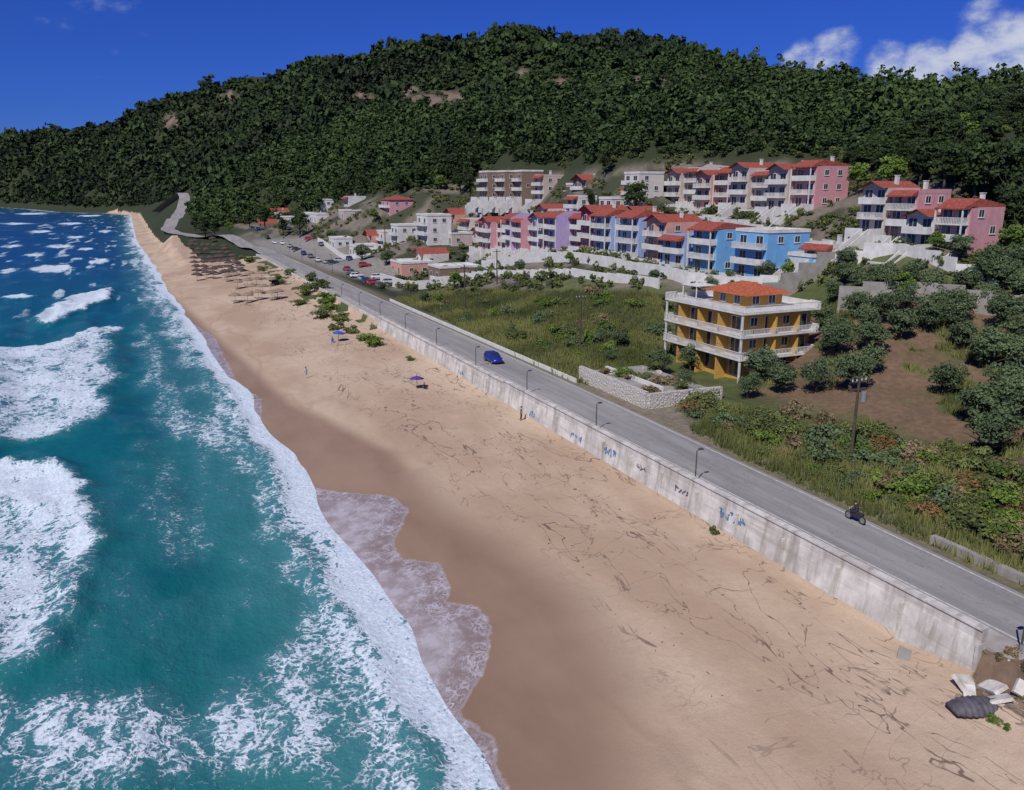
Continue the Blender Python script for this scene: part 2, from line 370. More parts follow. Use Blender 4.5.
sw_w=np.interp(syy,[20,60,110,200,400],[3.4,3.0,2.6,2.5,2.6])+(fbm(syy/8,syy*0,45,2)-.5)*3
foam=np.maximum(foam,.95*(1-sstep(sw_w*.3,sw_w*1.3,ue+wob*4)))
foam=np.maximum(foam,.60*(1-sstep(2,12,u+wob*11)))
fp([(0,466),(60,464),(100,487),(112,535),(102,595),(62,645),(16,672),(-60,690),(-60,460)],.80,4.0,.7)
fp([(0,470),(60,466),(100,490),(108,520),(96,560),(70,540),(40,510),(0,500),(-60,500),(-60,470)],.98,3,.3)
fp([(-60,360),(0,352),(60,345),(118,326),(121,378),(108,415),(70,440),(0,446),(-60,446)],.72,6,.3)
fp([(28,318),(70,300),(112,290),(116,300),(80,314),(50,328)],1.0,2.5,.8)
fp([(-60,352),(0,348),(60,342),(118,324),(119,334),(60,352),(0,360),(-60,364)],.9,2)
fp([(-60,695),(60,678),(140,684),(260,660),(370,672),(440,800),(-60,830)],.62,9)
fp([(100,470),(200,440),(250,470),(300,560),(330,640),(270,640),(220,560),(140,580),(110,560)],.42,8)
fp([(130,330),(145,310),(200,400),(225,450),(160,440),(130,380)],.50,5)
fp([(100,600),(130,560),(150,600),(120,650),(60,680),(40,670)],.5,5)
for q in [(52,270,24,4),(10,272,9,2.5),(60,247,16,2),(12,247,12,1.6),(40,232,14,1.3),(75,238,10,1.6),(100,262,12,3),(15,224,16,1.1),(70,224,14,1.1),(20,298,14,2.5),(105,232,7,1.5),(30,214,18,.8),(90,216,14,.8),(85,250,9,1.5),(35,256,12,1.5)]:
    a,b,c,e=q; fp([(a-c,b),(a-c*.3,b-e),(a+c*.6,b-e),(a+c,b),(a+c*.3,b+e),(a-c*.6,b+e)],.9,3+(b<250)*4,.5)
st=fbm(sxx/4,syy/22,66); foam=np.maximum(foam,.66*sstep(.58,.72,st)*sstep(140,240,syy)*(1-sstep(60,160,u)))
foam=np.maximum(foam,.34*sstep(.46,.66,fbm(sxx/5,syy/14,67)))
streak=fbm(sxx/1.8,syy/8,70)
foam=foam*(.55+.86*streak); foam=np.clip(foam,0,1)
amp=np.clip(u*.018,0,.38)*(1-sstep(200,320,syy))
ph=(u+ (fbm(sxx/30,syy/40,80)-.5)*16)/15*2*np.pi
wav=amp*(np.sin(ph)+.35*np.sin(2*ph+.6))+np.clip(u/20,0,1)*(fbm(sxx/3,syy/4,81)-.5)*.35*(1-sstep(200,320,syy))
szz=.10+wav+ridge_h*np.clip(u/12,0,1)+foam*np.clip(u/8,0,1)*(.2+.5*(fbm(sxx/1.6,syy/2,82)-.4))*(1-sstep(250,350,syy))
shz=np.where(u<3,.04+.25*lobe*np.clip(1-u/3,0,1)*(1-sstep(250,500,syy)),0)
szz=np.where(u<0,.10+shz,szz+np.where(u<3,shz,0))
szz=szz+(np.exp(-((ue-sw_w*.9)/.9)**2)*.28)*(1-sstep(250,350,syy))*(u>0)
t=NT("sea_water"); p=t.pos(); af=t.attr("foam").outputs["Fac"]; ad=t.attr("deep").outputs["Fac"]
nA=t.noise(.12,t.mapv(p,(1,.5,1)),4); nB=t.noise(1.1,t.mapv(p,(1,.6,1)),5,.6)
base=t.mix(ad,(.004,.13,.130),(.004,.055,.165)); base=t.mix(t.math('MULTIPLY',t.ss(nA,.4,.75),.6),base,(.003,.07,.11)); base=t.mix(t.math('MULTIPLY',t.ss(nB,.5,.75),.3),base,(.01,.16,.19))
shal=t.attr("shallow").outputs["Fac"]; base=t.mix(t.math('MULTIPLY',shal,.7),base,(.04,.19,.19))
nzc=t.n("ShaderNodeTexNoise"); nzc.inputs["Scale"].default_value=.5; nzc.inputs["Detail"].default_value=4; t.l(p,nzc.inputs[0])
sc=t.n("ShaderNodeVectorMath",operation='SCALE'); t.l(nzc.outputs[1],sc.inputs[0]); sc.inputs["Scale"].default_value=5.0
wv=t.n("ShaderNodeVectorMath",operation='ADD'); t.l(t.mapv(p,(1,.55,0)),wv.inputs[0]); t.l(sc.outputs[0],wv.inputs[1])
def voro(s,scale):
    v=t.n("ShaderNodeTexVoronoi",feature='DISTANCE_TO_EDGE'); v.inputs["Scale"].default_value=scale; t.l(wv.outputs[0],v.inputs["Vector"]); return v.outputs[0]
e1=voro(0,.6); e2=voro(0,1.7)
e=t.math('ADD',t.math('MULTIPLY',e1,.7),t.math('MULTIPLY',e2,.7))
nC=t.noise(3.5,p,4,.6)
val=t.math('ADD',t.math('MULTIPLY',t.math('SUBTRACT',af,.50),.90),t.math('SUBTRACT',.16,e)); val=t.math('ADD',val,t.math('MULTIPLY',t.math('SUBTRACT',nC,.5),.28)); val=t.math('ADD',val,t.math('MULTIPLY',t.math('SUBTRACT',nB,.5),.34))
fmk=t.math('MULTIPLY',t.ss(val,-.02,.20),t.ss(af,.06,.3))
veil=t.math('MULTIPLY',t.ss(af,.12,.8),.50)
base=t.mix(veil,base,(.12,.30,.35))
fc=t.mix(t.ss(nC,.3,.7),(.46,.56,.66),(.74,.79,.84)); fc=t.mix(t.math('MULTIPLY',t.ss(nB,.35,.7),.35),fc,(.42,.53,.63)); col=t.mix(fmk,base,fc)
r=t.math('ADD',.22,t.math('MULTIPLY',fmk,.6))
h=t.math('ADD',t.math('MULTIPLY',nB,1.0),t.math('MULTIPLY',nC,.3)); h=t.math('ADD',h,t.math('MULTIPLY',fmk,.4))
t.bump(h,.55,.35); M_sea=t.fin(col,r,.3)
deep=np.clip(sstep(120,420,syy)*.9+sstep(40,160,u)*.6,0,1); shal=1-sstep(3,14,u)
sm=npmesh("sea",np.stack([sxx,syy,szz],-1).reshape(-1,3),gridfaces(len(SX),len(SY)),[M_sea],{"foam":foam.ravel(),"deep":deep.ravel(),"shallow":shal.ravel()},True)
top("water",sm,kind="structure",label="teal sea with foamy breaking waves",cat="sea")

# ---------------- road
t=NT("asphalt"); p=t.pos(); n1=t.noise(.35,t.mapv(p,(1.5,.2,1)),5,.6); n2=t.noise(14,p,3,.7)
col=t.mix(t.ss(n1,.3,.7),(.25,.24,.235),(.34,.325,.31)); col=t.mix(t.math('MULTIPLY',t.ss(n2,.4,.7),.3),col,(.18,.175,.17))
cr=t.noise(.5,t.mapv(p,(1,.4,1)),6,.65); crm=t.math('SUBTRACT',1.0,t.ss(t.math('ABSOLUTE',t.math('SUBTRACT',cr,.5)),.001,.006))
tr=t.noise(1.0,t.mapv(p,(1.3,.02,1)),2); col=t.mix(t.math('MULTIPLY',t.ss(tr,.45,.65),.35),col,(.19,.185,.18))
col=t.mix(t.math('MULTIPLY',crm,.5),col,(.08,.08,.08)); M_asph=t.fin(col,.9,.3)
M_line=plain("worn_paint",(.62,.61,.57),.8,.4,2.5)
M_pave=plain("pavement_concrete",(.42,.39,.36),.9,.3,1.2)
mb=MB()
ys=list(range(-30,331,5))
for i in range(len(ys)-1):
    a,b=float(redge(ys[i])),float(redge(ys[i+1])); mb.add([(42,ys[i],4.45),(a,ys[i],4.45),(b,ys[i+1],4.45),(42,ys[i+1],4.45)],[(0,1,2,3)],M_asph)
top("road",mb.mesh("road"),kind="structure",label="grey asphalt coastal road",cat="road")
path=[(45.6,330),(44.5,360),(41,389),(34,412),(26,435),(17,460),(13,483),(14,520),(20,560),(25,599),(29,625),(31,649),(28,675),(21,700),(8,730)]
mb=MB(); pts=[]
for i in range(len(path)-1):
    for k in range(4):
        f=k/4; pts.append((path[i][0]*(1-f)+path[i+1][0]*f,path[i][1]*(1-f)+path[i+1][1]*f))
L=[];R=[]
for i,(x,y) in enumerate(pts):
    a=pts[max(0,i-1)];b=pts[min(len(pts)-1,i+1)];dx,dy=b[0]-a[0],b[1]-a[1];l=math.hypot(dx,dy);w=3.7
    z=max(gz1(x,y),gz1(x-dy/l*w,y+dx/l*w),gz1(x+dy/l*w,y-dx/l*w),4.4)+.08
    L.append((x-dy/l*w,y+dx/l*w,z));R.append((x+dy/l*w,y-dx/l*w,z))
for i in range(len(L)-1): mb.add([R[i],R[i+1],L[i+1],L[i]],[(0,1,2,3)],M_asph)
top("road",mb.mesh("road_bend"),kind="structure",label="road bending uphill along the coast",cat="road")
mb=MB(); 
for a in range(-30,330,12): mb.box(40.1,41.85,a,a+12-.02,4.2,4.58,M_pave)
top("pavement",mb.mesh("pavement"),kind="structure",label="narrow concrete pavement beside the sea wall",cat="pavement")
mb=MB()
for a in range(-30,330,2): mb.box(41.853,42.05,a,a+1.97,4.2,4.6,M_line if a%4 else M_pave)
top("kerb",mb.mesh("kerb"),kind="structure",label="pale kerb stones along the pavement",cat="kerb")
mb=MB()
for a in range(-30,325,5):
    e0,e1=float(redge(a)),float(redge(a+5))
    mb.add([(42.5,a,4.456),(42.65,a,4.456),(42.65,a+5,4.456),(42.5,a+5,4.456)],[(0,1,2,3)],M_line)
    mb.add([(e0-.5,a,4.456),(e0-.35,a,4.456),(e1-.35,a+5,4.456),(e1-.5,a+5,4.456)],[(0,1,2,3)],M_line)
top("road_markings",mb.mesh("road_markings"),kind="structure",label="faded white painted road lines",cat="road marking")

# ---------------- sea wall
t=NT("sea_wall_concrete"); p=t.pos(); n1=t.noise(.5,p,5,.65); n2=t.noise(1,t.mapv(p,(1,1.6,.18)),5,.6); n3=t.noise(.9,t.mapv(p,(1,.15,3)),4)
col=t.mix(t.ss(n1,.3,.7),(.44,.415,.38),(.68,.655,.61)); col=t.mix(t.math('MULTIPLY',t.ss(n2,.45,.72),.6),col,(.20,.17,.14)); col=t.mix(t.math('MULTIPLY',t.ss(n3,.52,.7),.45),col,(.32,.26,.2))
t.bump(n1,.3,.1); M_swall=t.fin(col,.92)
mb=MB()
ya=25.0
while ya<150:
    yb=ya+5; b0=wbase(ya)-1.2; tp=5.75 if ya<90 else 5.55
    mb.add([(39.05,ya+.02,b0),(39.05,yb-.02,b0),(39.62,yb-.02,4.95),(39.62,ya+.02,4.95),(40.08,ya+.02,b0),(40.08,yb-.02,b0),(40.08,yb-.02,4.95),(40.08,ya+.02,4.95)],
      [(0,3,2,1),(4,5,6,7),(0,4,7,3),(1,2,6,5),(3,7,6,2)],M_swall)
    mb.box(39.66,40.04,ya,yb-.015,4.95,tp-.12,M_swall)
    mb.box(39.55,40.14,ya,yb-.015,tp-.12,tp,M_swall)
    mb.box(39.3,39.62,ya-.1,ya+.1,b0,4.93,M_swall)
    ya=yb
sw_o=top("sea_wall",mb.mesh("sea_wall"),label="stained whitewashed concrete sea wall with graffiti above beach",cat="wall")
mb=MB(); 
for a in range(150,330,6): mb.box(39.7,40.05,a,a+5.97,3.2,4.85,M_swall)
top("low_wall",mb.mesh("low_wall"),label="low concrete kerb wall between beach and road",cat="wall")
Gb=plain("blue_spray_paint",(.06,.20,.42),.7,.3,4); Gk=plain("black_spray_paint",(.12,.12,.15),.7,.3,4)
def graffiti(px,py,w,h,m,n):
    r=ray(px,py); k=39.25/r[0]; Y=r[1]*k; Z=H+r[2]*k
    Z=min(max(Z,wbase(Y)+.9),4.3)
    mb=MB()
    def wx(z): 
        b0=wbase(Y)-1.2; return 39.05+.57*(z-b0)/(4.95-b0)-.03
    for i in range(n):
        y0=Y+w*(i/n-.5); pts=[(y0+random.uniform(0,w/n*1.1),Z+random.uniform(-h,h)/2) for _ in range(5)]
        for j in range(4):
            (a,b),(c,d)=pts[j],pts[j+1]; l=math.hypot(c-a,d-b)+1e-6; nxx,nzz=-(d-b)/l*.05,(c-a)/l*.05
            mb.add([(wx(b+nzz)-.002*j-.0005*i,a+nxx,b+nzz),(wx(b-nzz)-.002*j-.0005*i,a-nxx,b-nzz),(wx(d-nzz)-.002*j-.0005*i,c-nxx,d-nzz),(wx(d+nzz)-.002*j-.0005*i,c+nxx,d+nzz)],[(0,1,2,3)],m)
    child("graffiti",mb.mesh("graffiti"),sw_o)
for q in [(729,516,3.2,.8,Gb,7),(608,453,2.4,.9,Gb,6),(575,438,2.4,.8,Gb,6),(532,418,2.0,.8,Gb,4),(640,466,1.6,.5,Gk,3),(460,373,2.2,.7,Gb,5),(680,492,2,.5,Gk,4)]: graffiti(*q)

# ---------------- foliage generators
def crown(n,R,lumps,leaf,seed,flat=1.0,core=True):
    g=np.random.default_rng(seed); R=np.array(R,float)
    cs=g.normal(size=(lumps,3)); cs/=np.linalg.norm(cs,axis=1)[:,None]; cs*=g.uniform(.25,.78,(lumps,1)); cs*=R
    rs=g.uniform(.28,.5,lumps)*R.min()
    lt=g.uniform(-.22,.28,lumps)
    li=g.integers(0,lumps,n)
    d=g.normal(size=(n,3)); d[:,2]=np.abs(d[:,2])*.8+d[:,2]*.2; d/=np.linalg.norm(d,axis=1)[:,None]
    c=cs[li]+d*rs[li][:,None]*g.uniform(.6,1.12,(n,1))
    nn=d+g.normal(size=(n,3))*.55; nn/=np.linalg.norm(nn,axis=1)[:,None]
    a=np.cross(nn,g.normal(size=(n,3))); a/=np.linalg.norm(a,axis=1)[:,None]; b=np.cross(nn,a)
    s=leaf*g.uniform(.5,1.3,(n,1))
    V=np.stack([c-a*s,c-b*s*.7,c+a*s,c+b*s*.7],1).reshape(-1,3)
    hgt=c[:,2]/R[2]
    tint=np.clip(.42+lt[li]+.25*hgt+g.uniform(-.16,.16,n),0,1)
    V[:,2]*=flat
    Fa=np.arange(4*n).reshape(-1,4); return V,Fa,np.repeat(tint,4)
def trunk_mesh(name,h,r,spread,seed,nb=6,m=None,lean=.3):
    g=random.Random(seed); mb=MB(); m=m or M_bark
    p=Vector((0,0,-.4)); pr=r*1.25; tops=[]
    for k in range(4):
        q=Vector((p.x+g.uniform(-lean,lean)*.4,p.y+g.uniform(-lean,lean)*.4,p.z+(h+.4)/4)); mb.tube(p,q,pr,pr*.8,m,7); tops.append((q,pr*.8)); p=q; pr*=.8
    for k in range(nb):
        b,rr=tops[g.randrange(1,4)]; an=6.28*k/nb+g.uniform(-.4,.4)
        q=b+Vector((math.cos(an)*spread*.5,math.sin(an)*spread*.5,h*.25)); mb.tube(b,q,rr*.6,rr*.35,m,5)
        q2=q+Vector((math.cos(an+.4)*spread*.4,math.sin(an+.4)*spread*.4,h*.22)); mb.tube(q,q2,rr*.35,rr*.12,m,5)
    return mb.mesh(name,True)
protos={}
def mk_kind(kind,mat,specs):
    L=[]
    for i,(R,n,lumps,leaf,zc,th,tr) in enumerate(specs):
        V,Fa,ti=crown(n,R,lumps,leaf,len(kind)*31+i); V=V+np.array([0,0,zc])
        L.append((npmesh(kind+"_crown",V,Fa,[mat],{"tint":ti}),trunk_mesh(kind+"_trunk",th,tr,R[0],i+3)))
    protos[kind]=L
mk_kind("olive_tree",L_olive,[((2.7,2.5,2.1),3800,40,.15,2.7,2.2,.26),((2.3,2.8,1.9),3600,34,.15,2.4,2.0,.24),((3.1,2.8,2.3),4200,46,.16,2.9,2.3,.3),((2.4,2.3,2.4),3600,36,.15,2.7,2.2,.25)])
mk_kind("pine_tree",L_pine,[((2.6,2.6,3.8),2200,34,.26,5.0,5.5,.25),((3.2,3.0,3.2),2300,34,.27,5.2,5.2,.28),((2.2,2.3,4.4),2000,30,.25,5.4,6.4,.22),((1.9,1.7,4.0),1700,30,.23,4.8,5.6,.2)])
mk_kind("broadleaf_tree",L_bright,[((2.4,2.4,2.2),2400,28,.19,3.2,2.6,.2),((2.0,2.2,2.4),2300,26,.19,3.2,2.6,.2)])
bushes={}
for nm,mt in (("green",L_bush),("bright",L_bright),("dry",L_dry),("rusty",L_orange),("dark",L_olive)):
    bushes[nm]=[]
    for i in range(3):
        V,Fa,ti=crown(1500,(1.2,1.0+.2*i,.85+.2*(i==2)),22,.085,500+i*7+len(nm)); V[:,2]+=.45; bushes[nm].append(npmesh("bush_"+nm,V,Fa,[mt],{"tint":ti}))
def tree(kind,x,y,s,label,cat="tree",group=None,z=None,sz=None):
    zz=gz1(x,y) if z is None else z
    e=top(kind,None,(x,y,zz-.05),random.uniform(0,6.28),label,cat,group); e.scale=(s,s,sz or s)
    cr,tk=random.choice(protos[kind]); child("crown",cr,e); child("trunk",tk,e)
    return e
blab={"green":"olive green leafy bush on the roadside slope","bright":"bright green leafy bush","dry":"dry tan brushy shrub on the slope","rusty":"rust orange dry shrub","dark":"dark grey green bush"}
def bush(nm,x,y,s,group="bushes on the slope beside the road",z=None,lab=None):
    zz=gz1(x,y) if z is None else z
    top("bush",random.choice(bushes[nm]),(x,y,zz-.15),random.uniform(0,6.28),lab or blab[nm],"bush",group,scale=(s*random.uniform(.9,1.4),s,s*random.uniform(.7,1.15)))

fy=[(-100,200),(0,203),(110,208),(150,205),(165,200),(190,214),(200,230),(240,225),(300,216),(350,197),(400,192),(470,182),(480,165),(520,163),(560,165),(600,162),(660,157),(740,156),(840,157),(852,176),(870,178),(900,176),(985,190),(1010,225),(1060,250),(1200,260)]
fyx=[a for a,b in fy]; fyy=[b for a,b in fy]
rx=[a for a,b,c in ridge]; rd=[c for a,b,c in ridge]
N=300000
az=RG.uniform(math.radians(-37),math.radians(40),N)+YAW; ld=RG.uniform(math.log(165),math.log(2300),N); d=np.exp(ld)
size=2.7+d*.0036; wgt=(d/size)**2; wgt/= (2300/(2.7+2300*.0036))**2
keep=RG.uniform(0,1,N)<wgt*1.0; az,d,size=az[keep],d[keep],size[keep]
fx,fyv=d*np.sin(az),d*np.cos(az); fz=gz(fx,fyv); qx,qy=proj(fx,fyv,fz)
ok=(qy<np.interp(qx,fyx,fyy))&(d<np.interp(qx,rx,rd)*1.05)&(fx-shore(fyv)>13)&(fz>2)
for a,b,c,e in rocks: ok&=~((((qx-a)/c)**2+((qy-b)/e)**2<1)&(RG.uniform(0,1,len(qx))<.88))
for i in range(len(pts)-1):
    ok&=np.hypot(fx-pts[i][0],fyv-pts[i][1])>8
ok&=~((np.abs(qy-132)<2.2)&(qx>700)&(qx<800))
fx,fyv,fz,size,d,qx,qy=[a[ok] for a in (fx,fyv,fz,size,d,qx,qy)]
o=np.argsort(d); fx,fyv,fz,size,d,qx,qy=[a[o] for a in (fx,fyv,fz,size,d,qx,qy)]
NI=280
vis=(qx>-30)&(qx<1060)
idx=np.where(vis)[0][:NI]; mask=np.ones(len(d),bool); mask[idx]=False
for i in idx:
    k="pine_tree" if random.random()<.8 else "broadleaf_tree"; s=size[i]/3.9*random.choice([.5,.65,.8,.95,1.25])*(1 if k=="pine_tree" else .85)
    tree(k,fx[i],fyv[i],s,"dark green pine on the wooded hillside" if k=="pine_tree" else "light green broadleaf tree on the hillside","tree","trees of the wooded hillside",z=fz[i]-.3,sz=s*random.uniform(.6,.95))
def tile(protos_,X,Y,Z,S,SZ,rot,tb):
    Vs=[];Fs=[];Ts=[];off=0; which=RG.integers(0,len(protos_),len(X))
    for k,(V,Fa,ti) in enumerate(protos_):
        ii=np.where(which==k)[0]
        if len(ii)==0: continue
        c,s=np.cos(rot[ii]),np.sin(rot[ii])
        vx=(V[None,:,0]*c[:,None]-V[None,:,1]*s[:,None])*S[ii][:,None]+X[ii][:,None]
        vy=(V[None,:,0]*s[:,None]+V[None,:,1]*c[:,None])*S[ii][:,None]+Y[ii][:,None]
        vz=V[None,:,2]*SZ[ii][:,None]+Z[ii][:,None]
        Vs.append(np.stack([vx,vy,vz],-1).reshape(-1,3))
        Fs.append((Fa[None]+(np.arange(len(ii))*len(V))[:,None,None]).reshape(-1,Fa.shape[1])+off); off+=len(ii)*len(V)
        Ts.append(np.clip(ti[None]+tb[ii][:,None],0,1).ravel())
    return np.concatenate(Vs),np.concatenate(Fs),np.concatenate(Ts)
def lowp(n,R,lumps,leaf,seed):
    V,Fa,ti=crown(n,R,lumps,leaf,seed); V[:,2]+=R[2]*.9; return V,Fa,ti
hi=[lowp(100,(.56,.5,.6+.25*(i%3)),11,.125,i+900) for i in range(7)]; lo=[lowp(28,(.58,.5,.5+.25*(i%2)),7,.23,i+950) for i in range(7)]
fx,fyv,fz,size,d,qx,qy=[a[mask] for a in (fx,fyv,fz,size,d,qx,qy)]
tb=(RG.uniform(-.2,.2,len(d))+(fbm(fx/70,fyv/70,12)-.5)*1.2+(fbm(fx/18,fyv/18,15)-.5)*.6+(RG.uniform(0,1,len(d))<.06)*.35)-.08
ne=d<560
mult=RG.uniform(.5,1.0,len(d))+np.where(RG.uniform(0,1,len(d))<.12,.9,0)
for nm,sel,pr in (("forest",ne,hi),("forest",~ne,lo)):
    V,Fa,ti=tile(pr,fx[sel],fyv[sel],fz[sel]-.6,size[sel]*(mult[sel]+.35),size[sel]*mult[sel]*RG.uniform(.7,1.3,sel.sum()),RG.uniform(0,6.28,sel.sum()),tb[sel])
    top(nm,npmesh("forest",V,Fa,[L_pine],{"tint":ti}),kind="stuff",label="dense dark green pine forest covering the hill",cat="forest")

def tuft(seed):
    g=np.random.default_rng(seed); n=9; V=[];Fa=[]
    for i in range(n):
        a=g.uniform(0,6.28);r=g.uniform(0,.35);h=g.uniform(.3,.8);x,y=r*math.cos(a),r*math.sin(a);b=g.uniform(0,6.28);w=.05
        V+=[(x-w*math.cos(b),y-w*math.sin(b),0),(x+w*math.cos(b),y+w*math.sin(b),0),(x+g.normal()*.15,y+g.normal()*.15,h)]; Fa.append((3*i,3*i+1,3*i+2))
    return np.array(V),np.array(Fa),np.full(len(V),.5)+np.tile([-.25,-.25,.25],n)
tf=[tuft(i) for i in range(4)]
N=100000; gx=RG.uniform(48.5,125,N); gy=RG.uniform(12,230,N); gzv=gz(gx,gy); qx,qy=proj(gx,gy,gzv)
fieldp=[(395,300),(450,290),(660,294),(672,350),(600,388),(560,378),(430,312)]
infield=sdpoly(qx,qy,fieldp)>0
olivep=[(690,430),(740,395),(820,340),(830,300),(1024,285),(1150,300),(1150,640),(1024,600),(930,550),(800,490)]
inol=sdpoly(qx,qy,olivep)>0
ok=(infield|(inol&((fbm(gx/6,gy/6,55)<.46)|(gx<60))))&(gx>redge(gy)+.9)
gx,gy,gzv=gx[ok],gy[ok],gzv[ok]
V,Fa,ti=tile(tf,gx,gy,gzv-.05,RG.uniform(.8,1.6,len(gx)),RG.uniform(.5,1.8,len(gx)),RG.uniform(0,6.28,len(gx)),(fbm(gx/8,gy/8,13)-.55)*1.8)
L_grass=leafmat("grass_blades",(.05,.07,.02),(.24,.24,.08))
top("grass",npmesh("grass",V,Fa,[L_grass],{"tint":ti}),kind="stuff",label="rough green grass on the field",cat="grass")

def pxz(px,py,z0=5.0):
    r=ray(px,py); L0=math.hypot(r[0],r[1]); d=np.arange(40,420,1.0); X=r[0]/L0*d; Y=r[1]/L0*d; Z=H+r[2]/L0*d
    g=gz(X,Y); i=np.where(Z<=g)[0]
    i=i[0] if len(i) else -1
    return float(X[i]),float(Y[i])
cnt=0
while cnt<140:
    px=random.uniform(690,1060); t0=(px-690)/370; py=random.uniform(400+70*t0,452+155*t0)
    x,y=pxz(px,py)
    if x<51.6: continue
    nm=random.choices(["green","dry","dark","bright","rusty"],[.40,.27,.16,.15,.02])[0]
    bush(nm,x,y,random.uniform(.7,1.7) if x>53 else random.uniform(.5,.9)); cnt+=1
for px,py,s in [(968,492,1.2),(985,500,1.1),(1010,515,1.0)]: x,y=pxz(px,py); bush("rusty",x,y,s)
for px,py,s in [(900,495,1.9),(915,505,1.7),(785,435,1.5)]: x,y=pxz(px,py); bush("bright",x,y,s)
for k in range(110):
    px=random.uniform(410,668); py=random.uniform(294,362)
    if py>308+(px-430)*.42: continue
    x,y=pxz(px,py); bush(random.choice(["green","dry","green","dark","bright"]),x,y,random.uniform(.5,1.7),"shrubs scattered in the grassy field")
for px,py,s in [(318,290,3),(326,300,2.6),(312,283,2.6),(322,312,2.2),(335,322,1.7),(300,300,1.8),(365,333,1.7),(376,338,1.4),(278,282,2.2),(290,275,1.9),(250,262,2),(262,270,1.8),(330,306,2),(340,315,1.6),(305,292,2.2),(410,352,.7),(716,528,.55),(240,258,2),(352,326,1.3)]:
    x,y=gp(px,py,4.0 if px<700 else 3.0); bush("green" if random.random()<.6 else "bright",x,y,s,"bushes at the top of the beach")
ol=[(760,385,1.0),(748,400,.75),(690,372,.85),(660,375,.75),(685,392,.6),(815,395,.9),(850,395,1.1),(835,360,1.1),(870,352,1.0),(900,340,1.0),(880,325,1.0),(925,332,1.0),(960,322,1.0),(1000,330,1.0),(985,370,1.1),(960,350,.9),(1015,372,1.0),(1005,410,1.1),(975,430,1.1),(945,400,.9),(1020,425,1.1),(990,458,1.1),(1020,345,1.0),(860,300,.9),(835,305,.85),(890,300,.9),(930,300,.9),(965,300,.9),(1000,295,1.0),(1020,305,1.0),(1030,270,1.1),(940,318,.8),(855,320,.9),(820,330,.9),(905,315,.9),(745,365,.7),(780,395,.8),(1045,400,1.1),(1050,350,1.1),(1045,450,1.1),(620,350,.6),(598,345,.5),(610,362,.45),(870,375,.8),(1035,320,1.0),(865,338,.9),(985,312,.9),(950,335,.9),(845,285,.9),(875,288,.8),(910,288,.8),(1010,280,1.0),(985,285,.9)]
for px,py,s in ol:
    x,y=pxz(px,py)
    if x>55: tree("olive_tree",x,y,s*.93,"round grey green olive tree in a grove","tree","olive trees of the grove")
for px,py,dd,s,k in [(362,248,262,1.2,"olive_tree"),(386,252,250,1.0,"olive_tree"),(300,232,360,1.4,"pine_tree"),(283,230,390,1.3,"pine_tree"),(455,292,190,.8,"broadleaf_tree"),(625,208,200,1.2,"broadleaf_tree"),(665,212,185,1.1,"pine_tree"),(635,198,215,1.1,"pine_tree"),(690,222,165,.8,"broadleaf_tree"),(712,275,142,.7,"olive_tree"),(725,225,160,.8,"pine_tree"),(770,222,150,.7,"olive_tree"),(795,222,148,.7,"broadleaf_tree"),(850,222,142,.7,"olive_tree"),(890,262,128,.8,"olive_tree"),(905,268,125,.8,"broadleaf_tree"),(960,255,138,.9,"olive_tree"),(938,235,140,.6,"broadleaf_tree"),(1005,232,150,1.2,"pine_tree"),(1020,238,150,1.3,"pine_tree"),(520,255,190,.6,"olive_tree"),(480,260,205,.6,"olive_tree"),(570,262,180,.5,"broadleaf_tree"),(330,245,330,.8,"broadleaf_tree"),(205,232,430,1.3,"pine_tree"),(215,236,425,1.1,"pine_tree"),(195,226,450,1.2,"pine_tree"),(890,178,180,1.5,"broadleaf_tree"),(920,180,178,1.3,"pine_tree"),(945,182,172,1.4,"pine_tree"),(975,195,168,1.3,"pine_tree"),(1000,205,165,1.4,"pine_tree"),(860,172,190,1.3,"broadleaf_tree"),(605,168,250,1.0,"pine_tree"),(655,262,150,.5,"olive_tree"),(445,262,225,.8,"broadleaf_tree"),(382,285,205,.5,"olive_tree"),(425,300,180,.6,"olive_tree"),(440,305,176,.5,"broadleaf_tree"),(340,222,400,1.3,"pine_tree"),(320,222,400,1.3,"pine_tree"),(360,210,380,1.2,"pine_tree"),(470,205,320,1.2,"pine_tree"),(445,225,280,1,"broadleaf_tree"),(462,250,240,.9,"olive_tree"),(230,235,440,1.1,"broadleaf_tree"),(250,232,440,1.3,"pine_tree"),(265,228,430,1.3,"pine_tree"),(375,235,330,1,"broadleaf_tree"),(500,202,290,1,"pine_tree"),(555,202,245,.8,"broadleaf_tree"),(590,206,230,.8,"pine_tree"),(650,205,200,1,"broadleaf_tree"),(700,212,180,.8,"pine_tree"),(400,205,350,1.2,"pine_tree"),(420,202,350,1.2,"pine_tree"),(440,200,345,1.1,"broadleaf_tree"),(460,196,340,1.2,"pine_tree"),(1012,250,140,1.1,"broadleaf_tree"),(995,262,135,1.0,"olive_tree")]:
    x,y,z=dp(px,py,dd); z2=gz1(x,y); tree(k,x,y,s,{"olive_tree":"small grey green tree between the houses","pine_tree":"dark conifer beside the houses","broadleaf_tree":"light green tree between the houses"}[k],"tree","trees between the houses",z=z2)

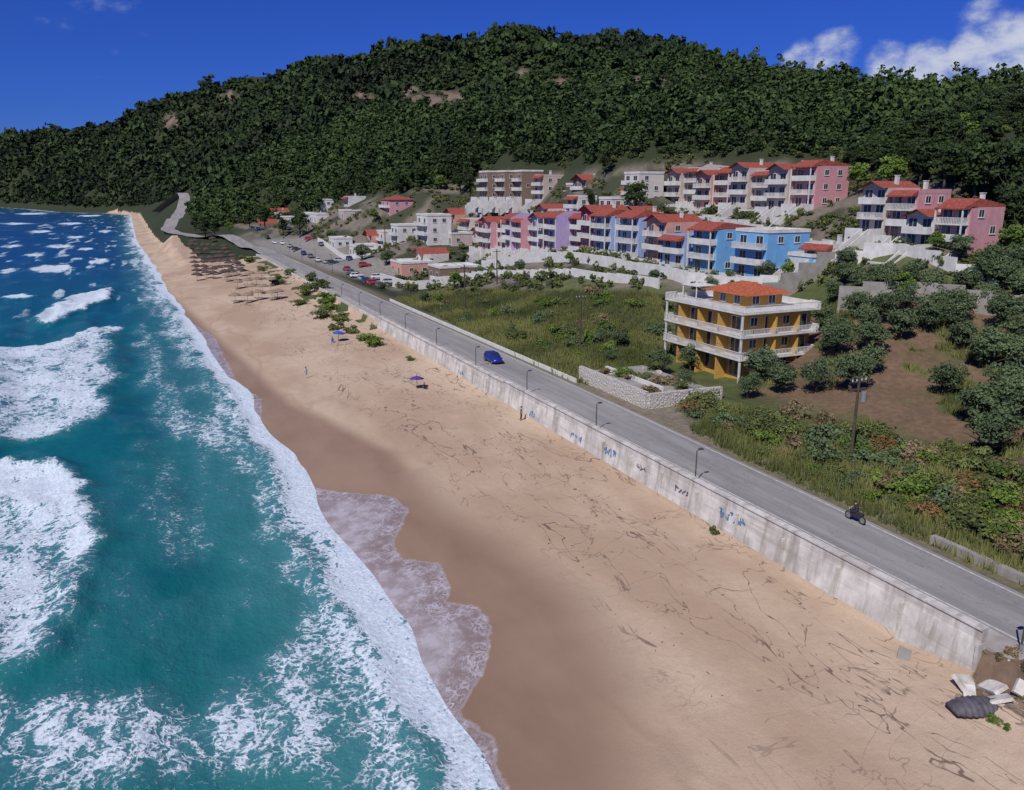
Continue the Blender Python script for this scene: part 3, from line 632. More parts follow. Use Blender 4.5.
# ---------------- houses
def winmesh(name,w,h,door=False):
    mb=MB(); f=.09
    mb.box(-.05,0,-w/2,w/2,0,f,M_white);mb.box(-.05,0,-w/2,w/2,h-f,h,M_white)
    mb.box(-.052,0,-w/2,-w/2+f,f,h-f,M_white);mb.box(-.052,0,w/2-f,w/2,f,h-f,M_white);mb.box(-.04,0,-.03,.03,f,h-f,M_white)
    mb.box(-.02,0,-w/2+f,w/2-f,f,h-f,M_glass)
    if not door: mb.box(-.12,0,-w/2-.08,w/2+.08,-.07,-.002,M_white)
    return mb.mesh(name)
WM=winmesh("window",1.3,1.25); DM=winmesh("glass_door",1.9,2.15,True)
def balcony_mesh(W,dep,solid,m=None,bw=.1,gap=.27):
    mb=MB(); m=m or M_white
    mb.box(-dep,-.003,0,W,-.18,0,m)
    if solid:
        mb.box(-dep,-dep+.14,0,W,.001,.95,m);mb.box(-dep+.141,-.004,0,.12,.001,.95,m);mb.box(-dep+.141,-.004,W-.12,W,.001,.95,m)
    else:
        mb.box(-dep,-dep+.1,0,W,.88,.96,m);k=0.0
        while k<W-bw*.9: mb.box(-dep+.01,-dep+.09,k,k+bw,.001,.88,m); k+=gap
        mb.box(-dep+.101,-.004,0,.09,.88,.96,m);mb.box(-dep+.101,-.004,W-.09,W,.88,.96,m)
        k=-dep+.3
        while k<-.1: mb.box(k,k+.08,.005,.085,.001,.88,m);mb.box(k,k+.08,W-.085,W-.005,.001,.88,m); k+=gap
    return mb.mesh("balcony")
_bc={}
def bal(W,dep,solid,m=None,bw=.1,gap=.27):
    k=(round(W,2),round(dep,2),solid,m,bw)
    if k not in _bc: _bc[k]=balcony_mesh(W,dep,solid,m,bw,gap)
    return _bc[k]
mb=MB(); mb.box(0,.2,0,.2,-.1,8.3,M_white); COLM=mb.mesh("column")
HB=[]
def house(x,y,z,W,D,st,wm,label,roof="gable",terr=0,side=True,fin=False,group=None,tile=None,hs=3.0,rz=0,balc=True,name="house",bald=1.3):
    e=top(name,None,(x,y,z),rz,label,"house",group); tl=tile or M_tile; h=st*hs; HB.append((x-1.5,y-1,x+D+1,y+W+1))
    mb=MB(); mb.box(0,D,0,W,-6,h,wm)
    child("wall",mb.mesh("wall"),e)
    if fin:
        mb=MB(); mb.prism([(-1.5,-1.2),(D*.9,-1.2),(D*.9,h+1.1),(1.7,h+1.5),(-1.5,h+.15)],-.13,-.01,wm); child("party_wall",mb.mesh("party_wall"),e)
    mb=MB()
    if roof=="gable":
        o_=.45; ri=h+W*.2
        mb.add([(-o_-.9,.02,h-.02),(D+o_,.02,h-.02),(D+o_,W-.02,h-.02),(-o_-.9,W-.02,h-.02),(-o_-.9,W/2,ri+.1),(D+o_,W/2,ri+.1)],[(0,1,5,4),(3,4,5,2)],tl)
        mb.add([(-.2,.04,h-.01),(-.2,W-.04,h-.01),(-.2,W/2,ri+.02)],[(0,2,1)],wm); mb.add([(D+.2,.04,h-.01),(D+.2,W-.04,h-.01),(D+.2,W/2,ri+.02)],[(0,1,2)],wm)
    elif roof=="shed":
        w0,w1=.0,W-.15
        mb.prism([(-1.7,h-.35),(1.6,h-.01),(D,h-.01),(D,h+.35),(1.6,h+1.3),(-1.7,h-.15)],w0,w1,tl)
    elif roof=="strip":
        mb.prism([(-1.6,h-.5),(-.005,h-.2),(-.005,h+.6),(-1.6,h-.3)],.1,W-.1,tl)
        mb.box(0,D,0,W-.02,h,h+.12,M_conc); mb.box(0,.14,0,W-.02,h+.12,h+.75,wm); mb.box(D-.14,D,0,W-.02,h+.12,h+.75,wm); mb.box(.14,D-.14,0,.14,h+.12,h+.75,wm); mb.box(.14,D-.14,W-.16,W-.02,h+.12,h+.75,wm)
    elif roof=="hip":
        o_=.5
        mb.add([(-o_,-o_,h),(D+o_,-o_,h),(D+o_,W+o_,h),(-o_,W+o_,h),(D*.5,W*.35,h+1.6),(D*.5,W*.65,h+1.6)],[(0,1,4),(1,2,5,4),(2,3,5),(3,0,4,5),(0,3,2,1)],tl)
    else:
        mb.box(-.12,D+.12,-.12,W+.12,h,h+.14,M_white); mb.box(-.1,.1,-.1,W+.1,h+.14,h+.6,M_white); mb.box(D-.1,D+.1,-.1,W+.1,h+.14,h+.6,M_white)
        mb.box(.1,D-.1,-.1,.08,h+.14,h+.6,M_white); mb.box(.1,D-.1,W-.08,W+.1,h+.14,h+.6,M_white)
    ro=child("roof",mb.mesh("roof"),e)
    if roof in("shed","gable","strip") and random.random()<.7:
        mb=MB(); mb.box(-.3,.3,-.25,.25,-.6,1.1,M_white); mb.box(-.38,.38,-.33,.33,1.1,1.22,M_white); child("chimney",mb.mesh("chimney"),ro,(D*random.uniform(.4,.7),W*.3,h+.9))
    nw=2 if W>5 else 1
    for s in range(st):
        for k in range(nw):
            yy=W*(k+.5)/nw
            child("door" if s==0 and k==0 else "window",DM,e,(-.003,yy,s*hs+.1),scale=(1,min(1.0,(W/nw-.9)/1.9),1))
        if side:
            for k in range(2): 
                if random.random()<.75: child("window",WM,e,(D*(.3+.4*k),-.003,s*hs+.95),math.pi/2)
        if s>0 and balc: child("balcony",bal(W-.5,bald,(s+int(x+y))%2==0),e,(0,.2,s*hs))
    if roof=="shed":
        for k in (.2,W-.4): child("column",COLM,e,(-1.6,k,0),scale=(1,1,(h-.36)/8.3))
    if terr>0:
        mb=MB(); mb.box(-3.4,-.005,.02,W-.02,-4.5,-.05,M_white); mb.box(-3.4,-3.26,W*.3,W-.02,-.05,.85,M_white); mb.box(-3.25,-.01,.02,.16,-.05,.85,M_white)
        if terr>1:
            mb.box(-8,-3.41,W*.34,W-.02,-8,-2.75,M_white); mb.box(-8,-7.86,W*.34,W-.02,-2.75,-1.9,M_white); mb.box(-7.85,-3.42,W*.34,W*.34+.14,-2.75,-1.9,M_white)
            child("door",DM,e,(-3.42,W*.66,-2.7))
        child("terrace",mb.mesh("terrace"),e)
        n=18 if terr>1 else 11; mb=MB()
        w0,w1=W*.06,W*.06+1.35
        for k in range(n):
            z1=-.25-k*.27; xx=-3.42-k*.42; mb.box(xx-.42,xx,w0,w1,z1-2.2,z1,M_conc)
        run=n*.42; dr=n*.27
        for yy in(w0-.16,w1): mb.prism([(-3.42,-2.4),(-3.42,.8),(-3.42-run,.8-dr),(-3.42-run,-2.4-dr)],yy,yy+.16,M_white)
        child("stair",mb.mesh("stair"),e)
    return e
colsA=[(W_pale,"pale blue"),(W_crim,"crimson"),(W_crim,"crimson"),(W_lil,"lilac"),(W_crim,"crimson"),(W_pale,"pale blue"),(W_pink,"pink"),(W_lil,"lilac"),(W_crim,"crimson"),(W_pink,"pink"),(W_crim,"crimson")]
for i,(m,cn) in enumerate(colsA):
    Y=156+i*7.4; z=15.2-(Y-156)*.062+(.6 if i%3==1 else 0)
    house(95+(i%3)*1.2-(i%2)*.8,Y,z,7.2,9,3,m,cn+" terraced house with red tiled roof and white balconies",["shed","gable","strip","shed"][i%4],1,side=(i==0),fin=(i>0 and i%4!=1),group="terraced houses in the lower row",hs=2.8+.12*(i%2))
for i,(m,cn,zz) in enumerate([(W_blue,"sky blue",13.6),(W_pale,"pale blue",14.2),(W_sal,"salmon",14.3),(W_pale,"pale blue",15.2)]):
    house(98-(i%2)*1.4,122.8+i*8.2,zz,7.4,9,2 if i in(1,) else 3,m,cn+" terraced house with red tiled roof and white stair",["shed","strip","gable","shed"][i],1,side=True,fin=False,group="terraced houses in the lower row",hs=2.75)
house(100,111.5,13.4,8.6,9.5,3,W_blue,"bright sky blue house with flat roof and white windows","flat",1,hs=2.75)
house(103,104,15.0,5.5,6,1,W_blue,"low sky blue annexe beside blue house","flat",0,hs=2.9)
for i,(m,cn) in enumerate([(W_pink,"pink"),(W_beige,"beige"),(W_cream,"cream"),(W_beige,"beige"),(W_pink,"pink"),(W_sal,"salmon"),(W_cream,"cream"),(W_beige,"beige")]):
    house(133-(i%2)*1.8+(i>3)*1.8,135+i*6.5+(3 if i>3 else 0),25.2-(i%3)*.7,6.3,9.5,3,m,cn+" terraced house with red roof, balconies and stepped white terraces",["shed","gable","strip","gable"][i%4],2,side=(i in(0,4)),fin=(i in(2,6)),group="terraced houses in the upper row",hs=2.95)
for i,(m,cn) in enumerate([(W_pink,"pink"),(W_cream,"cream"),(W_pink,"pink"),(W_beige,"beige")]):
    house(113.5-(i%2)*1.6+i*.8,83.5+i*5.4,19.0+i*.95,5.2,7.5,3 if i!=1 else 2,m,cn+" hillside house with red roof and long white stair",["shed","gable","strip","gable"][i],2,side=True,fin=False,group="hillside houses with white stairs",hs=2.5)
for i in range(10):
    m,cn=[(W_cream,"cream"),(W_beige,"beige"),(M_white,"white"),(W_brown,"brown"),(W_sal,"salmon")][i%5]
    house(124+(i%3)*2.2,190+i*9.6,25.2-(i%2)*1.4,7.4+(i%2),8,2+(i%3==0),m,cn+" hillside house with white terraces",["flat","shed","strip","gable"][i%4],1+(i%2),side=True,group="houses in the far upper row",hs=2.7)
for i,(px,py,dd,m,rf) in enumerate([(520,208,258,M_white,"strip"),(548,206,240,W_cream,"gable"),(578,204,228,M_white,"strip"),(612,203,214,W_cream,"flat"),(640,208,198,M_white,"gable"),(700,225,172,M_white,"flat"),(672,214,190,W_cream,"strip"),(742,222,168,M_white,"flat"),(800,228,152,W_cream,"flat"),(835,232,146,M_white,"strip"),(500,214,262,M_white,"flat"),(480,218,272,W_cream,"gable")]):
    x,y,z=dp(px,py,dd); z=gz1(x,y)+.6; house(x,y,z,6.5,6,1+(i<5),m,"small white stepped house with terrace",rf,1,side=True,group="small stepped houses between the rows",hs=2.6)
for i in range(3):
    x,y,z=dp(488+(i*17),198,292-i*4); house(x,y,z-.5,8,8,3,W_brown,"brown house with white framed balconies","flat",1,side=True,group="brown and white houses below the wood",hs=3.1)
for px,py,dd,W,D,st,m,rf,lb in [(428,240,262,11,8,3,M_white,"flat","white three storey house with flat roof"),(398,238,275,8,8,2,M_white,"flat","white house with flat roof"),(390,216,330,12,10,2,W_pink,"hip","pink house with pale roof at the wood edge"),(455,214,305,11,9,1,W_sal,"gable","salmon house with red roof"),(415,222,300,8,8,2,W_beige,"strip","beige house among trees"),
    (470,228,278,9,8,2,M_white,"strip","white house with red tiled visor"),(452,240,262,8,7,1,W_beige,"flat","low beige house with flat roof"),
    (318,243,375,14,8,1,M_white,"flat","low white beach bar with flat roof"),(300,236,420,14,8,1,W_cream,"flat","low cream building beside the road"),(345,238,350,10,8,1,W_beige,"flat","low beige building beside the car park"),(285,232,450,12,8,1,M_white,"flat","low white building under the trees"),(335,252,318,10,7,1,M_white,"flat","low white kiosk building beside the road"),(362,262,282,8,6,1,W_cream,"flat","low cream kiosk beside parked cars"),(262,238,440,10,8,1,W_brown,"gable","low brown roofed taverna beside beach"),(372,244,315,10,8,1,W_sal,"gable","low house with red roof"),(350,232,370,9,8,1,M_white,"strip","low white building with red visor"),(275,226,470,10,8,1,M_white,"gable","low white building with red roof"),
    (325,232,400,9,8,2,M_white,"flat","white building with flat roof behind beach bars"),(383,228,310,9,8,2,M_white,"flat","white house beside pink house"),(308,243,395,8,7,1,M_white,"flat","small white building beside the road"),(355,250,300,9,7,1,M_white,"flat","white kiosk with flat roof"),
    (402,275,238,12,10,1,W_sal,"flat","low salmon building with flat roof"),(440,272,222,10,12,1,W_brown,"flat","low brown roofed building beside white yard wall"),(424,264,245,8,8,1,W_cream,"gable","low cream building with red roof")]:
    x,y,z=dp(px,py,dd); z=gz1(x,y)+.3; house(x,y,z,W,D,st,m,lb,rf,0,group=None,hs=3 if st>1 else 3.4)

def yellow():
    X0,Y0,Z0=71.0,82.5,4.6; W=15.0; D=11.5; e=top("apartment_building",None,(X0,Y0,Z0),0,"yellow four storey apartment building with white balconies and orange roof","building"); HB.append((68,79,84,99))
    FH=2.95; TP=3*FH
    mb=MB(); mb.box(0,D,0,W,-1.5,TP,W_yel); mb.box(2.0,8.2,2.2,9.2,TP,TP+1.9,W_yel); child("wall",mb.mesh("wall"),e)
    rz_=TP+1.9
    mb=MB(); a,b,c,d_=.9,9.4,1.0,10.6; mb.add([(a,c,rz_),(b,c,rz_),(b,d_,rz_),(a,d_,rz_),((a+b)/2,c+3.6,rz_+1.35),((a+b)/2,d_-3.6,rz_+1.35)],[(0,1,4),(1,2,5,4),(2,3,5),(3,0,4,5),(0,3,2,1)],M_tile2)
    child("roof",mb.mesh("roof"),e)
    mb=MB(); mb.box(0,D,0,W,TP+.003,TP+.12,M_white); mb.box(D-.12,D,0,W,TP+.12,TP+.9,M_white); mb.box(0,D-.13,W-.12,W,TP+.12,TP+.9,M_white); child("roof_terrace",mb.mesh("roof_terrace"),e)
    bm=bal(W+2.1,2.0,False,None,.055,.24); 
    for s in (1,2,3):
        z=s*FH+(.13 if s==3 else 0)
        child("balcony",bm,e,(0,-2.0,z))
        mb=MB(); L=D*.97; mb.box(.004,L,-2.0,-.004,-.18,0,M_white); mb.box(.004,L,-2.0,-1.92,.88,.96,M_white); k=.1
        while k<L: mb.box(k,k+.055,-1.99,-1.93,0,.88,M_white); k+=.24
        mb.box(L-.08,L-.01,-1.91,-.01,0,.96,M_white)
        child("balcony",mb.mesh("side_balcony"),e,(0,0,z))
        for k in range(5):
            child("window" if k%2 else "door",DM,e,(-.003,W*(k+.5)/5,(s-1)*FH+.12))
        for k in range(4): child("window",DM if k%2 else WM,e,(D*(k+.6)/4.2,-.003,(s-1)*FH+(.12 if k%2 else .95)),math.pi/2)
    for k in range(2): child("window",WM,e,(1.997,4+k*3,TP+.5))
    for k in range(2): child("window",WM,e,(3.6+k*2.8,2.197,TP+.5),math.pi/2)
    for yy in (3.1,7.5,11.9): 
        mb=MB(); mb.box(-1.7,-.01,0,.2,-1.5,TP-.3,W_yel); child("partition_wall",mb.mesh("partition_wall"),e,(0,yy,0))
    for xx in (3.9,7.8):
        mb=MB(); mb.box(0,.2,-1.7,-.01,-1.5,TP-.3,W_yel); child("partition_wall",mb.mesh("partition_wall"),e,(xx,0,0))
    mb=MB(); mb.box(-1.9,-1.68,0,.22,-1.5,TP-.1,M_white); cm=mb.mesh("column")
    for yy in (-1.9,W-.26): child("column",cm,e,(0,yy,0))
    mb=MB(); mb.box(.5,4.1,W*.74,W-.4,TP+2.1,TP+2.2,M_white)
    for a in (.6,3.9):
        for b in (W*.75,W-.6): mb.box(a,a+.12,b,b+.12,TP+.12,TP+2.1,M_white)
    child("pergola",mb.mesh("pergola"),e)
yellow()
N=10000
px=RG.uniform(230,1040,N); py=RG.uniform(150,300,N)
r0=np.array([ray(a,b) for a,b in zip(px,py)])
L0=np.hypot(r0[:,0],r0[:,1]); dg_=RG.uniform(115,480,N); X=r0[:,0]/L0*dg_; Y=r0[:,1]/L0*dg_; Z=gz(X,Y); qx,qy=proj(X,Y,Z)
ok=(sdpoly(qx,qy,BUILT)>-14)&(qy<292)&(qy>np.interp(qx,fyx,fyy)-10)&(X>58)
ok&=~((sdpoly(qx,qy,[(240,240),(300,236),(395,262),(400,290),(300,262)])>0))
ok&=(fbm(X/7,Y/7,88)>.40)
for (a,b,c,d_) in HB: ok&=~((X>a-1)&(X<c)&(Y>b)&(Y<d_))
X,Y,Z=X[ok],Y[ok],Z[ok]
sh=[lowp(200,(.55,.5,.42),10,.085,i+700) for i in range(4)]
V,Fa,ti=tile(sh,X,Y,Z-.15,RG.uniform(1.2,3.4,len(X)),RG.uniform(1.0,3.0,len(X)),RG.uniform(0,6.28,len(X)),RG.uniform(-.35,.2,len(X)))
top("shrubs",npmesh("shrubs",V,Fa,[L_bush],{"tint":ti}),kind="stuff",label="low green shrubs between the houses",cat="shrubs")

# ---------------- walls & fences
def wallline(name,pts,h,th,m,label,sink=1.5,follow=True,step=3,cat="wall",flat=None):
    mb=MB(); P=[]
    for i in range(len(pts)-1):
        L=math.hypot(pts[i+1][0]-pts[i][0],pts[i+1][1]-pts[i][1]); n=max(1,int(L/step))
        for k in range(n): f=k/n; P.append((pts[i][0]*(1-f)+pts[i+1][0]*f,pts[i][1]*(1-f)+pts[i+1][1]*f))
    P.append(pts[-1]); Z=[max(gz1(*p),4.3) if flat is None else flat for p in P]; 
    for i in range(len(P)-1):
        a=Vector((P[i][0],P[i][1],0));b=Vector((P[i+1][0],P[i+1][1],0));dd=(b-a).normalized();nn=Vector((-dd.y,dd.x,0))*th/2
        zt=max(Z[i],Z[i+1])+h; zb=min(Z[i],Z[i+1])-sink
        mb.add([(a-nn)+Vector((0,0,zb)),(b-nn)+Vector((0,0,zb)),(b+nn)+Vector((0,0,zb)),(a+nn)+Vector((0,0,zb)),(a-nn)+Vector((0,0,zt)),(b-nn)+Vector((0,0,zt)),(b+nn)+Vector((0,0,zt)),(a+nn)+Vector((0,0,zt))],[(0,3,2,1),(4,5,6,7),(0,1,5,4),(1,2,6,5),(2,3,7,6),(3,0,4,7)],m)
    return top(name,mb.mesh(name),label=label,cat=cat)
wallline("boundary_wall",[(72,214),(75,190),(80,150),(82,118)],1.6,.3,M_white,"long white wall below the terraced houses")
wallline("boundary_wall",[(60,222),(61,192),(74,190)],2.0,.3,M_white,"white yard wall beside the road")
wallline("boundary_wall",[(86,210),(87,160),(88,118),(98,106)],2.2,.3,M_white,"white retaining wall in front of the houses")
wallline("retaining_wall",[(91,86),(97,79),(103,71),(112,62)],2.6,.5,M_conc,"grey concrete retaining wall above the olive grove")
wallline("retaining_wall",[(92,103),(104,100),(112,108)],3.0,.4,M_conc,"grey sloping retaining wall below the hillside houses")
wallline("retaining_wall",[(119,190),(120,150),(118,128),(116,112)],2.2,.4,M_white,"white retaining wall below the upper houses")
wallline("retaining_wall",[(104,100),(108,92),(107,80),(112,72)],1.6,.3,M_white,"white garden wall below the hillside stairs")
wallline("retaining_wall",[(112,186),(112,150),(113,126)],1.4,.3,M_white,"white garden wall on the terraced slope")
wallline("retaining_wall",[(113,290),(114,240),(113,200)],1.6,.3,M_white,"white garden wall below the far houses")
wallline("boundary_wall",[(64,330),(66,290),(72,262)],1.6,.3,M_white,"white wall behind the parked cars")
wallline("roadside_wall",[(50.1,90),(50.1,178)],.55,.25,M_white,"low white wall along the inland road edge")
wallline("roadside_wall",[(49.3,18),(49.6,36)],.6,.5,M_conc,"low broken pale stone wall beside the road")
t=NT("rubble_stone"); v=t.n("ShaderNodeTexVoronoi"); v.inputs["Scale"].default_value=2.5; p=t.pos(); t.l(p,v.inputs[0]); v2=t.n("ShaderNodeTexVoronoi",feature='DISTANCE_TO_EDGE'); v2.inputs["Scale"].default_value=2.5; t.l(p,v2.inputs[0])
col=t.mix(t.math('MULTIPLY',v.outputs["Color"],.5),(.48,.45,.40),(.68,.64,.58)); col=t.mix(t.ss(v2.outputs[0],.0,.05),(.24,.21,.18),col); t.bump(v2.outputs[0],.8,.2); M_stone=t.fin(col,.9)
wallline("terrace_wall",[(51.3,91),(51.3,75.2)],1.9,.5,M_stone,"pale stone terrace wall facing the road",flat=4.45,step=30)
wallline("terrace_wall",[(51.55,75.2),(61.5,74.6)],1.7,.5,M_stone,"pale stone terrace wall beside yellow building",flat=4.45,step=30)
wallline("terrace_wall",[(55,90.5),(55,77.5)],.9,.35,M_white,"inner pale garden wall on the terrace",flat=5.2,step=30)
mb=MB(); mb.box(51.56,61,75.5,90.8,4.0,5.6,M_conc); top("garden_terrace",mb.mesh("garden_terrace"),kind="structure",label="raised garden terrace of pale ground",cat="terrace")
M_rock=plain("boulder_rock",(.30,.235,.18),.95,.5,1.6); M_rock2=plain("pale_rock",(.50,.46,.40),.95,.4,1.6)
def rockmesh(seed,m):
    import bmesh; bm=bmesh.new(); bmesh.ops.create_icosphere(bm,subdivisions=2,radius=1); g=random.Random(seed)
    o=[Vector([g.gauss(0,1) for _ in range(3)]).normalized() for _ in range(12)]; dd=[g.uniform(.35,.8) for _ in o]
    for v in bm.verts:
        for n_,k in zip(o,dd):
            q=v.co.dot(n_)
            if q>k: v.co-=n_*(q-k)
    me=bpy.data.meshes.new("boulder"); bm.to_mesh(me); bm.free(); me.materials.append(m); return me
RM=[rockmesh(i,M_rock) for i in range(5)]; RM2=[rockmesh(i,M_rock2) for i in range(5)]
def rock(x,y,s,z=None,group="boulders",label="pale angular boulder",pale=False):
    o=top("boulder",random.choice(RM2 if pale else RM),(x,y,(gz1(x,y) if z is None else z)+s*.15),random.uniform(0,6),label,"rock",group,scale=(s*random.uniform(.8,1.6),s,s*random.uniform(.4,.8)))
for k in range(26): rock(52.5+random.uniform(0,8),76.5+random.uniform(0,13),random.uniform(.2,.5),z=5.6,group="stones inside the garden wall",label="pale stone lying inside the garden wall",pale=True)
for k in range(12): bush(random.choice(["green","dry","bright"]),53+random.uniform(0,8),77+random.uniform(0,12),random.uniform(.6,1.2),"bushes inside the garden wall",z=5.65)
for k in range(120):
    x=random.gauss(38.5,1.0); y=random.uniform(16,25.4)
    if x<41: rock(x,y,min(.3,abs(random.gauss(.08,.09))+.05),group="rubble at the end of the sea wall",label="brown rubble stone heaped at the end of the sea wall",pale=random.random()<.35)
for k in range(48):
    x=random.uniform(38.7,42); y=random.uniform(15,24.6); bush(random.choice(["dry","dry","dry","rusty","green"]),x,y,random.uniform(.25,.5),"dry brush on the rubble heap",lab="low brown brushy shrub on the rubble heap")
for k,(x,y,s,rx_) in enumerate([(38.3,24.6,.8,.5),(38.9,23.6,.7,-.4),(38.0,22.6,.6,.3),(37.7,24.0,.5,.15),(39.2,21.9,.7,.6),(38.4,20.6,.55,-.3)]):
    mb=MB(); mb.prism([(-s,-.09),(s*.8,-.09),(s,.05),(s*.7,.1),(-s*.9,.1)],-s*.6,s*.6,M_swall); o=top("concrete_slab",mb.mesh("concrete_slab"),(x,y,gz1(x,y)+.2),k*1.3,"broken whitewashed concrete slab on the rubble heap","slab","broken slabs at the wall end"); o.rotation_euler[0]=rx_; o.rotation_euler[1]=.3
for px_,py_ in [(1000,715),(1008,720),(994,712)]: x,y=gp(px_,py_,3.4); bush("bright",x,y,.3,"green weeds beside the covered boat")

M_tarp=plain("grey_tarpaulin",(.12,.11,.13),.7,.5,2.5)
x,y=gp(980,702,3.3); e=top("boat",None,(x,y,gz1(x,y)+.02),math.radians(-108),"overturned small boat under dark grey tarpaulin on sand","boat"); e.scale=(.85,.9,.75)
mb=MB(); rings=[]
for i in range(41):
    f=i/40; yy=-1.7+3.4*f; w=.85*max(0,math.sin(math.pi*min(.999,.16+f*.84)))**.6+.02; hh=.7*max(0,math.sin(math.pi*min(.999,.14+f*.86)))**.5+.05
    rb=1+.05*math.cos(i*math.pi/2)
    ring=[]
    for k in range(16):
        a=math.pi*k/15; r=rb*(1+random.uniform(-.02,.02)); ring.append((w*math.cos(a)*r,yy,hh*max(0,math.sin(a))**.9*r))
    rings.append(ring)
mb.loft(rings,M_tarp); child("hull_cover",mb.mesh("hull_cover",True),e)
mb=MB(); mb.tube((0,-1.6,.52),(0,1.3,.78),.03,.03,M_wood,6); child("keel",mb.mesh("keel"),e)
mb=MB(); mb.box(-.6,.6,-.35,.35,-.1,.12,M_conc); x,y=gp(905,648,3.0); o=top("concrete_slab",mb.mesh("concrete_slab"),(x,y,gz1(x,y)),.6,"broken concrete slab lying on the sand","slab"); o.rotation_euler[0]=.2

mb=MB()
for k in range(300):
    Y=random.uniform(24,150); sx_=shore(Y); X=random.uniform(max(sx_+14,25),38.8); 
    if vn(X/3,Y/5,91)<.5: continue
    z=gz1(X,Y); a=random.uniform(0,3.14); l=random.uniform(.03,.12); mb.tube((X-l*math.cos(a),Y-l*math.sin(a),z+.02),(X+l*math.cos(a),Y+l*math.sin(a),z+.04),.025,.015,M_wood,4)
top("driftwood",mb.mesh("driftwood"),kind="stuff",label="scattered dark twigs and seaweed on the sand",cat="debris")
for px_,py_ in [(550,470),(575,485),(592,495),(620,505),(905,630),(540,460),(655,515)]:
    x,y=gp(px_,py_,2.7); rock(x,y,random.uniform(.12,.22),group="small stones on the beach",label="small stone lying on the sand")

# ---------------- poles, lamps, cables
def upole(px,py,ht,dd=None,big=False):
    x,y=pxz(px,py) if dd is None else dp(px,py,dd)[:2]
    z=gz1(x,y); e=top("utility_pole",None,(x,y,z),0,"dark wooden utility pole with crossarms" if not big else "wooden utility pole with crossarms and transformer","utility pole","utility poles")
    mb=MB(); mb.tube((0,0,-.5),(0,0,ht),.17,.11,M_wood,10); child("pole",mb.mesh("pole"),e)
    mb=MB(); mb.box(-.9,.9,-.06,.06,ht-.6,ht-.48,M_wood); cm=mb.mesh("crossarm"); child("crossarm",cm,e)
    if big: child("crossarm",cm,e,(0,0,-.7))
    mb=MB(); mb.tube((0,0,ht-.479),(0,0,ht-.28),.05,.04,M_white,6); im=mb.mesh("insulator")
    for k in (-.8,-.3,.3,.8): child("insulator",im,e,(k,0,0))
    if big:
        mb=MB(); mb.tube((.35,-.35,ht-2.3),(.35,-.35,ht-1.4),.26,.26,M_galv,12); child("transformer",mb.mesh("transformer"),e)
    return Vector((x,y,z+ht-.3))
p1=upole(850,465,8.2,big=True); p2=upole(580,350,8.6); p3=upole(465,312,9.5); p4=upole(497,290,8,dd=185); p5=upole(386,262,8,dd=270)
def cable(a,b,r=.022):
    for off in (-.8,.8):
        mb=MB(); pr=None
        for k in range(13):
            f=k/12; q=a.lerp(b,f)+Vector((off,0,-1.1*4*f*(1-f)))
            if pr: mb.tube(pr,q,r,r,M_metal,4,False)
            pr=q
        top("power_cable",mb.mesh("power_cable"),label="thin dark power cable strung between poles",cat="cable",group="power cables")
cable(p1,p2);cable(p2,p3);cable(p3,p5)
def lamp(x,y,z,ht,sd):
    e=top("street_lamp",None,(x,y,z),0,"short grey street lamp beside the sea wall","street lamp","street lamps along the sea wall")
    mb=MB(); mb.tube((0,0,0),(0,0,.35),.11,.09,M_galv,8); mb.tube((0,0,.35),(0,0,ht),.06,.05,M_metal,8); child("post",mb.mesh("post"),e)
    mb=MB(); mb.tube((0,0,ht),(.3*sd,0,ht+.08),.03,.03,M_metal,6); child("arm",mb.mesh("arm"),e)
    mb=MB(); mb.loft([[(x_*w+.4*sd,y_*w,ht+zz) for x_,y_ in((-.25,-.14),(.25,-.14),(.25,.14),(-.25,.14))] for w,zz in((.8,.05),(1,.1),(.7,.2))],M_metal); child("lamp_head",mb.mesh("lamp_head"),e)
for Y in (24,53,70,87,104,121,138,155,172,189,206,223): lamp(41.5,Y,4.58,2.7,1)
for Y in (240,265,290,315): lamp(50.3,Y,4.4,6,-1)

# ---------------- cars
M_tl=plain("tail_light",(.4,.02,.02),.3,.1,3); M_hl=plain("head_light",(.8,.8,.8),.2,.1,3)
M_blk=plain("black_trim",(.03,.03,.03),.5,.1,3)
def paint(n,c): return plain("car_paint_"+n,c,.25,.05,1,spec=.6)
def ringsec(y,w,z0,z1,b=.12): return [(-w,y,z0+b),(-w+b,y,z0),(w-b,y,z0),(w,y,z0+b),(w,y,z1-b),(w-b,y,z1),(-w+b,y,z1),(-w,y,z1-b)]
def wheelmeshes():
    a=MB(); n=16
    prof=[(-.1,.2),(-.1,.3),(-.07,.32),(.07,.32),(.1,.3),(.1,.2)]
    rings=[[(px_,r*math.cos(2*math.pi*k/n),r*math.sin(2*math.pi*k/n)) for k in range(n)] for px_,r in prof]
    a.loft(rings,M_rub,False); t_=a.mesh("tyre",True)
    b=MB(); b.tube((-.085,0,0),(.085,0,0),.2,.2,M_galv,12); return t_,b.mesh("rim")
TY,RI=wheelmeshes(); _cb={}
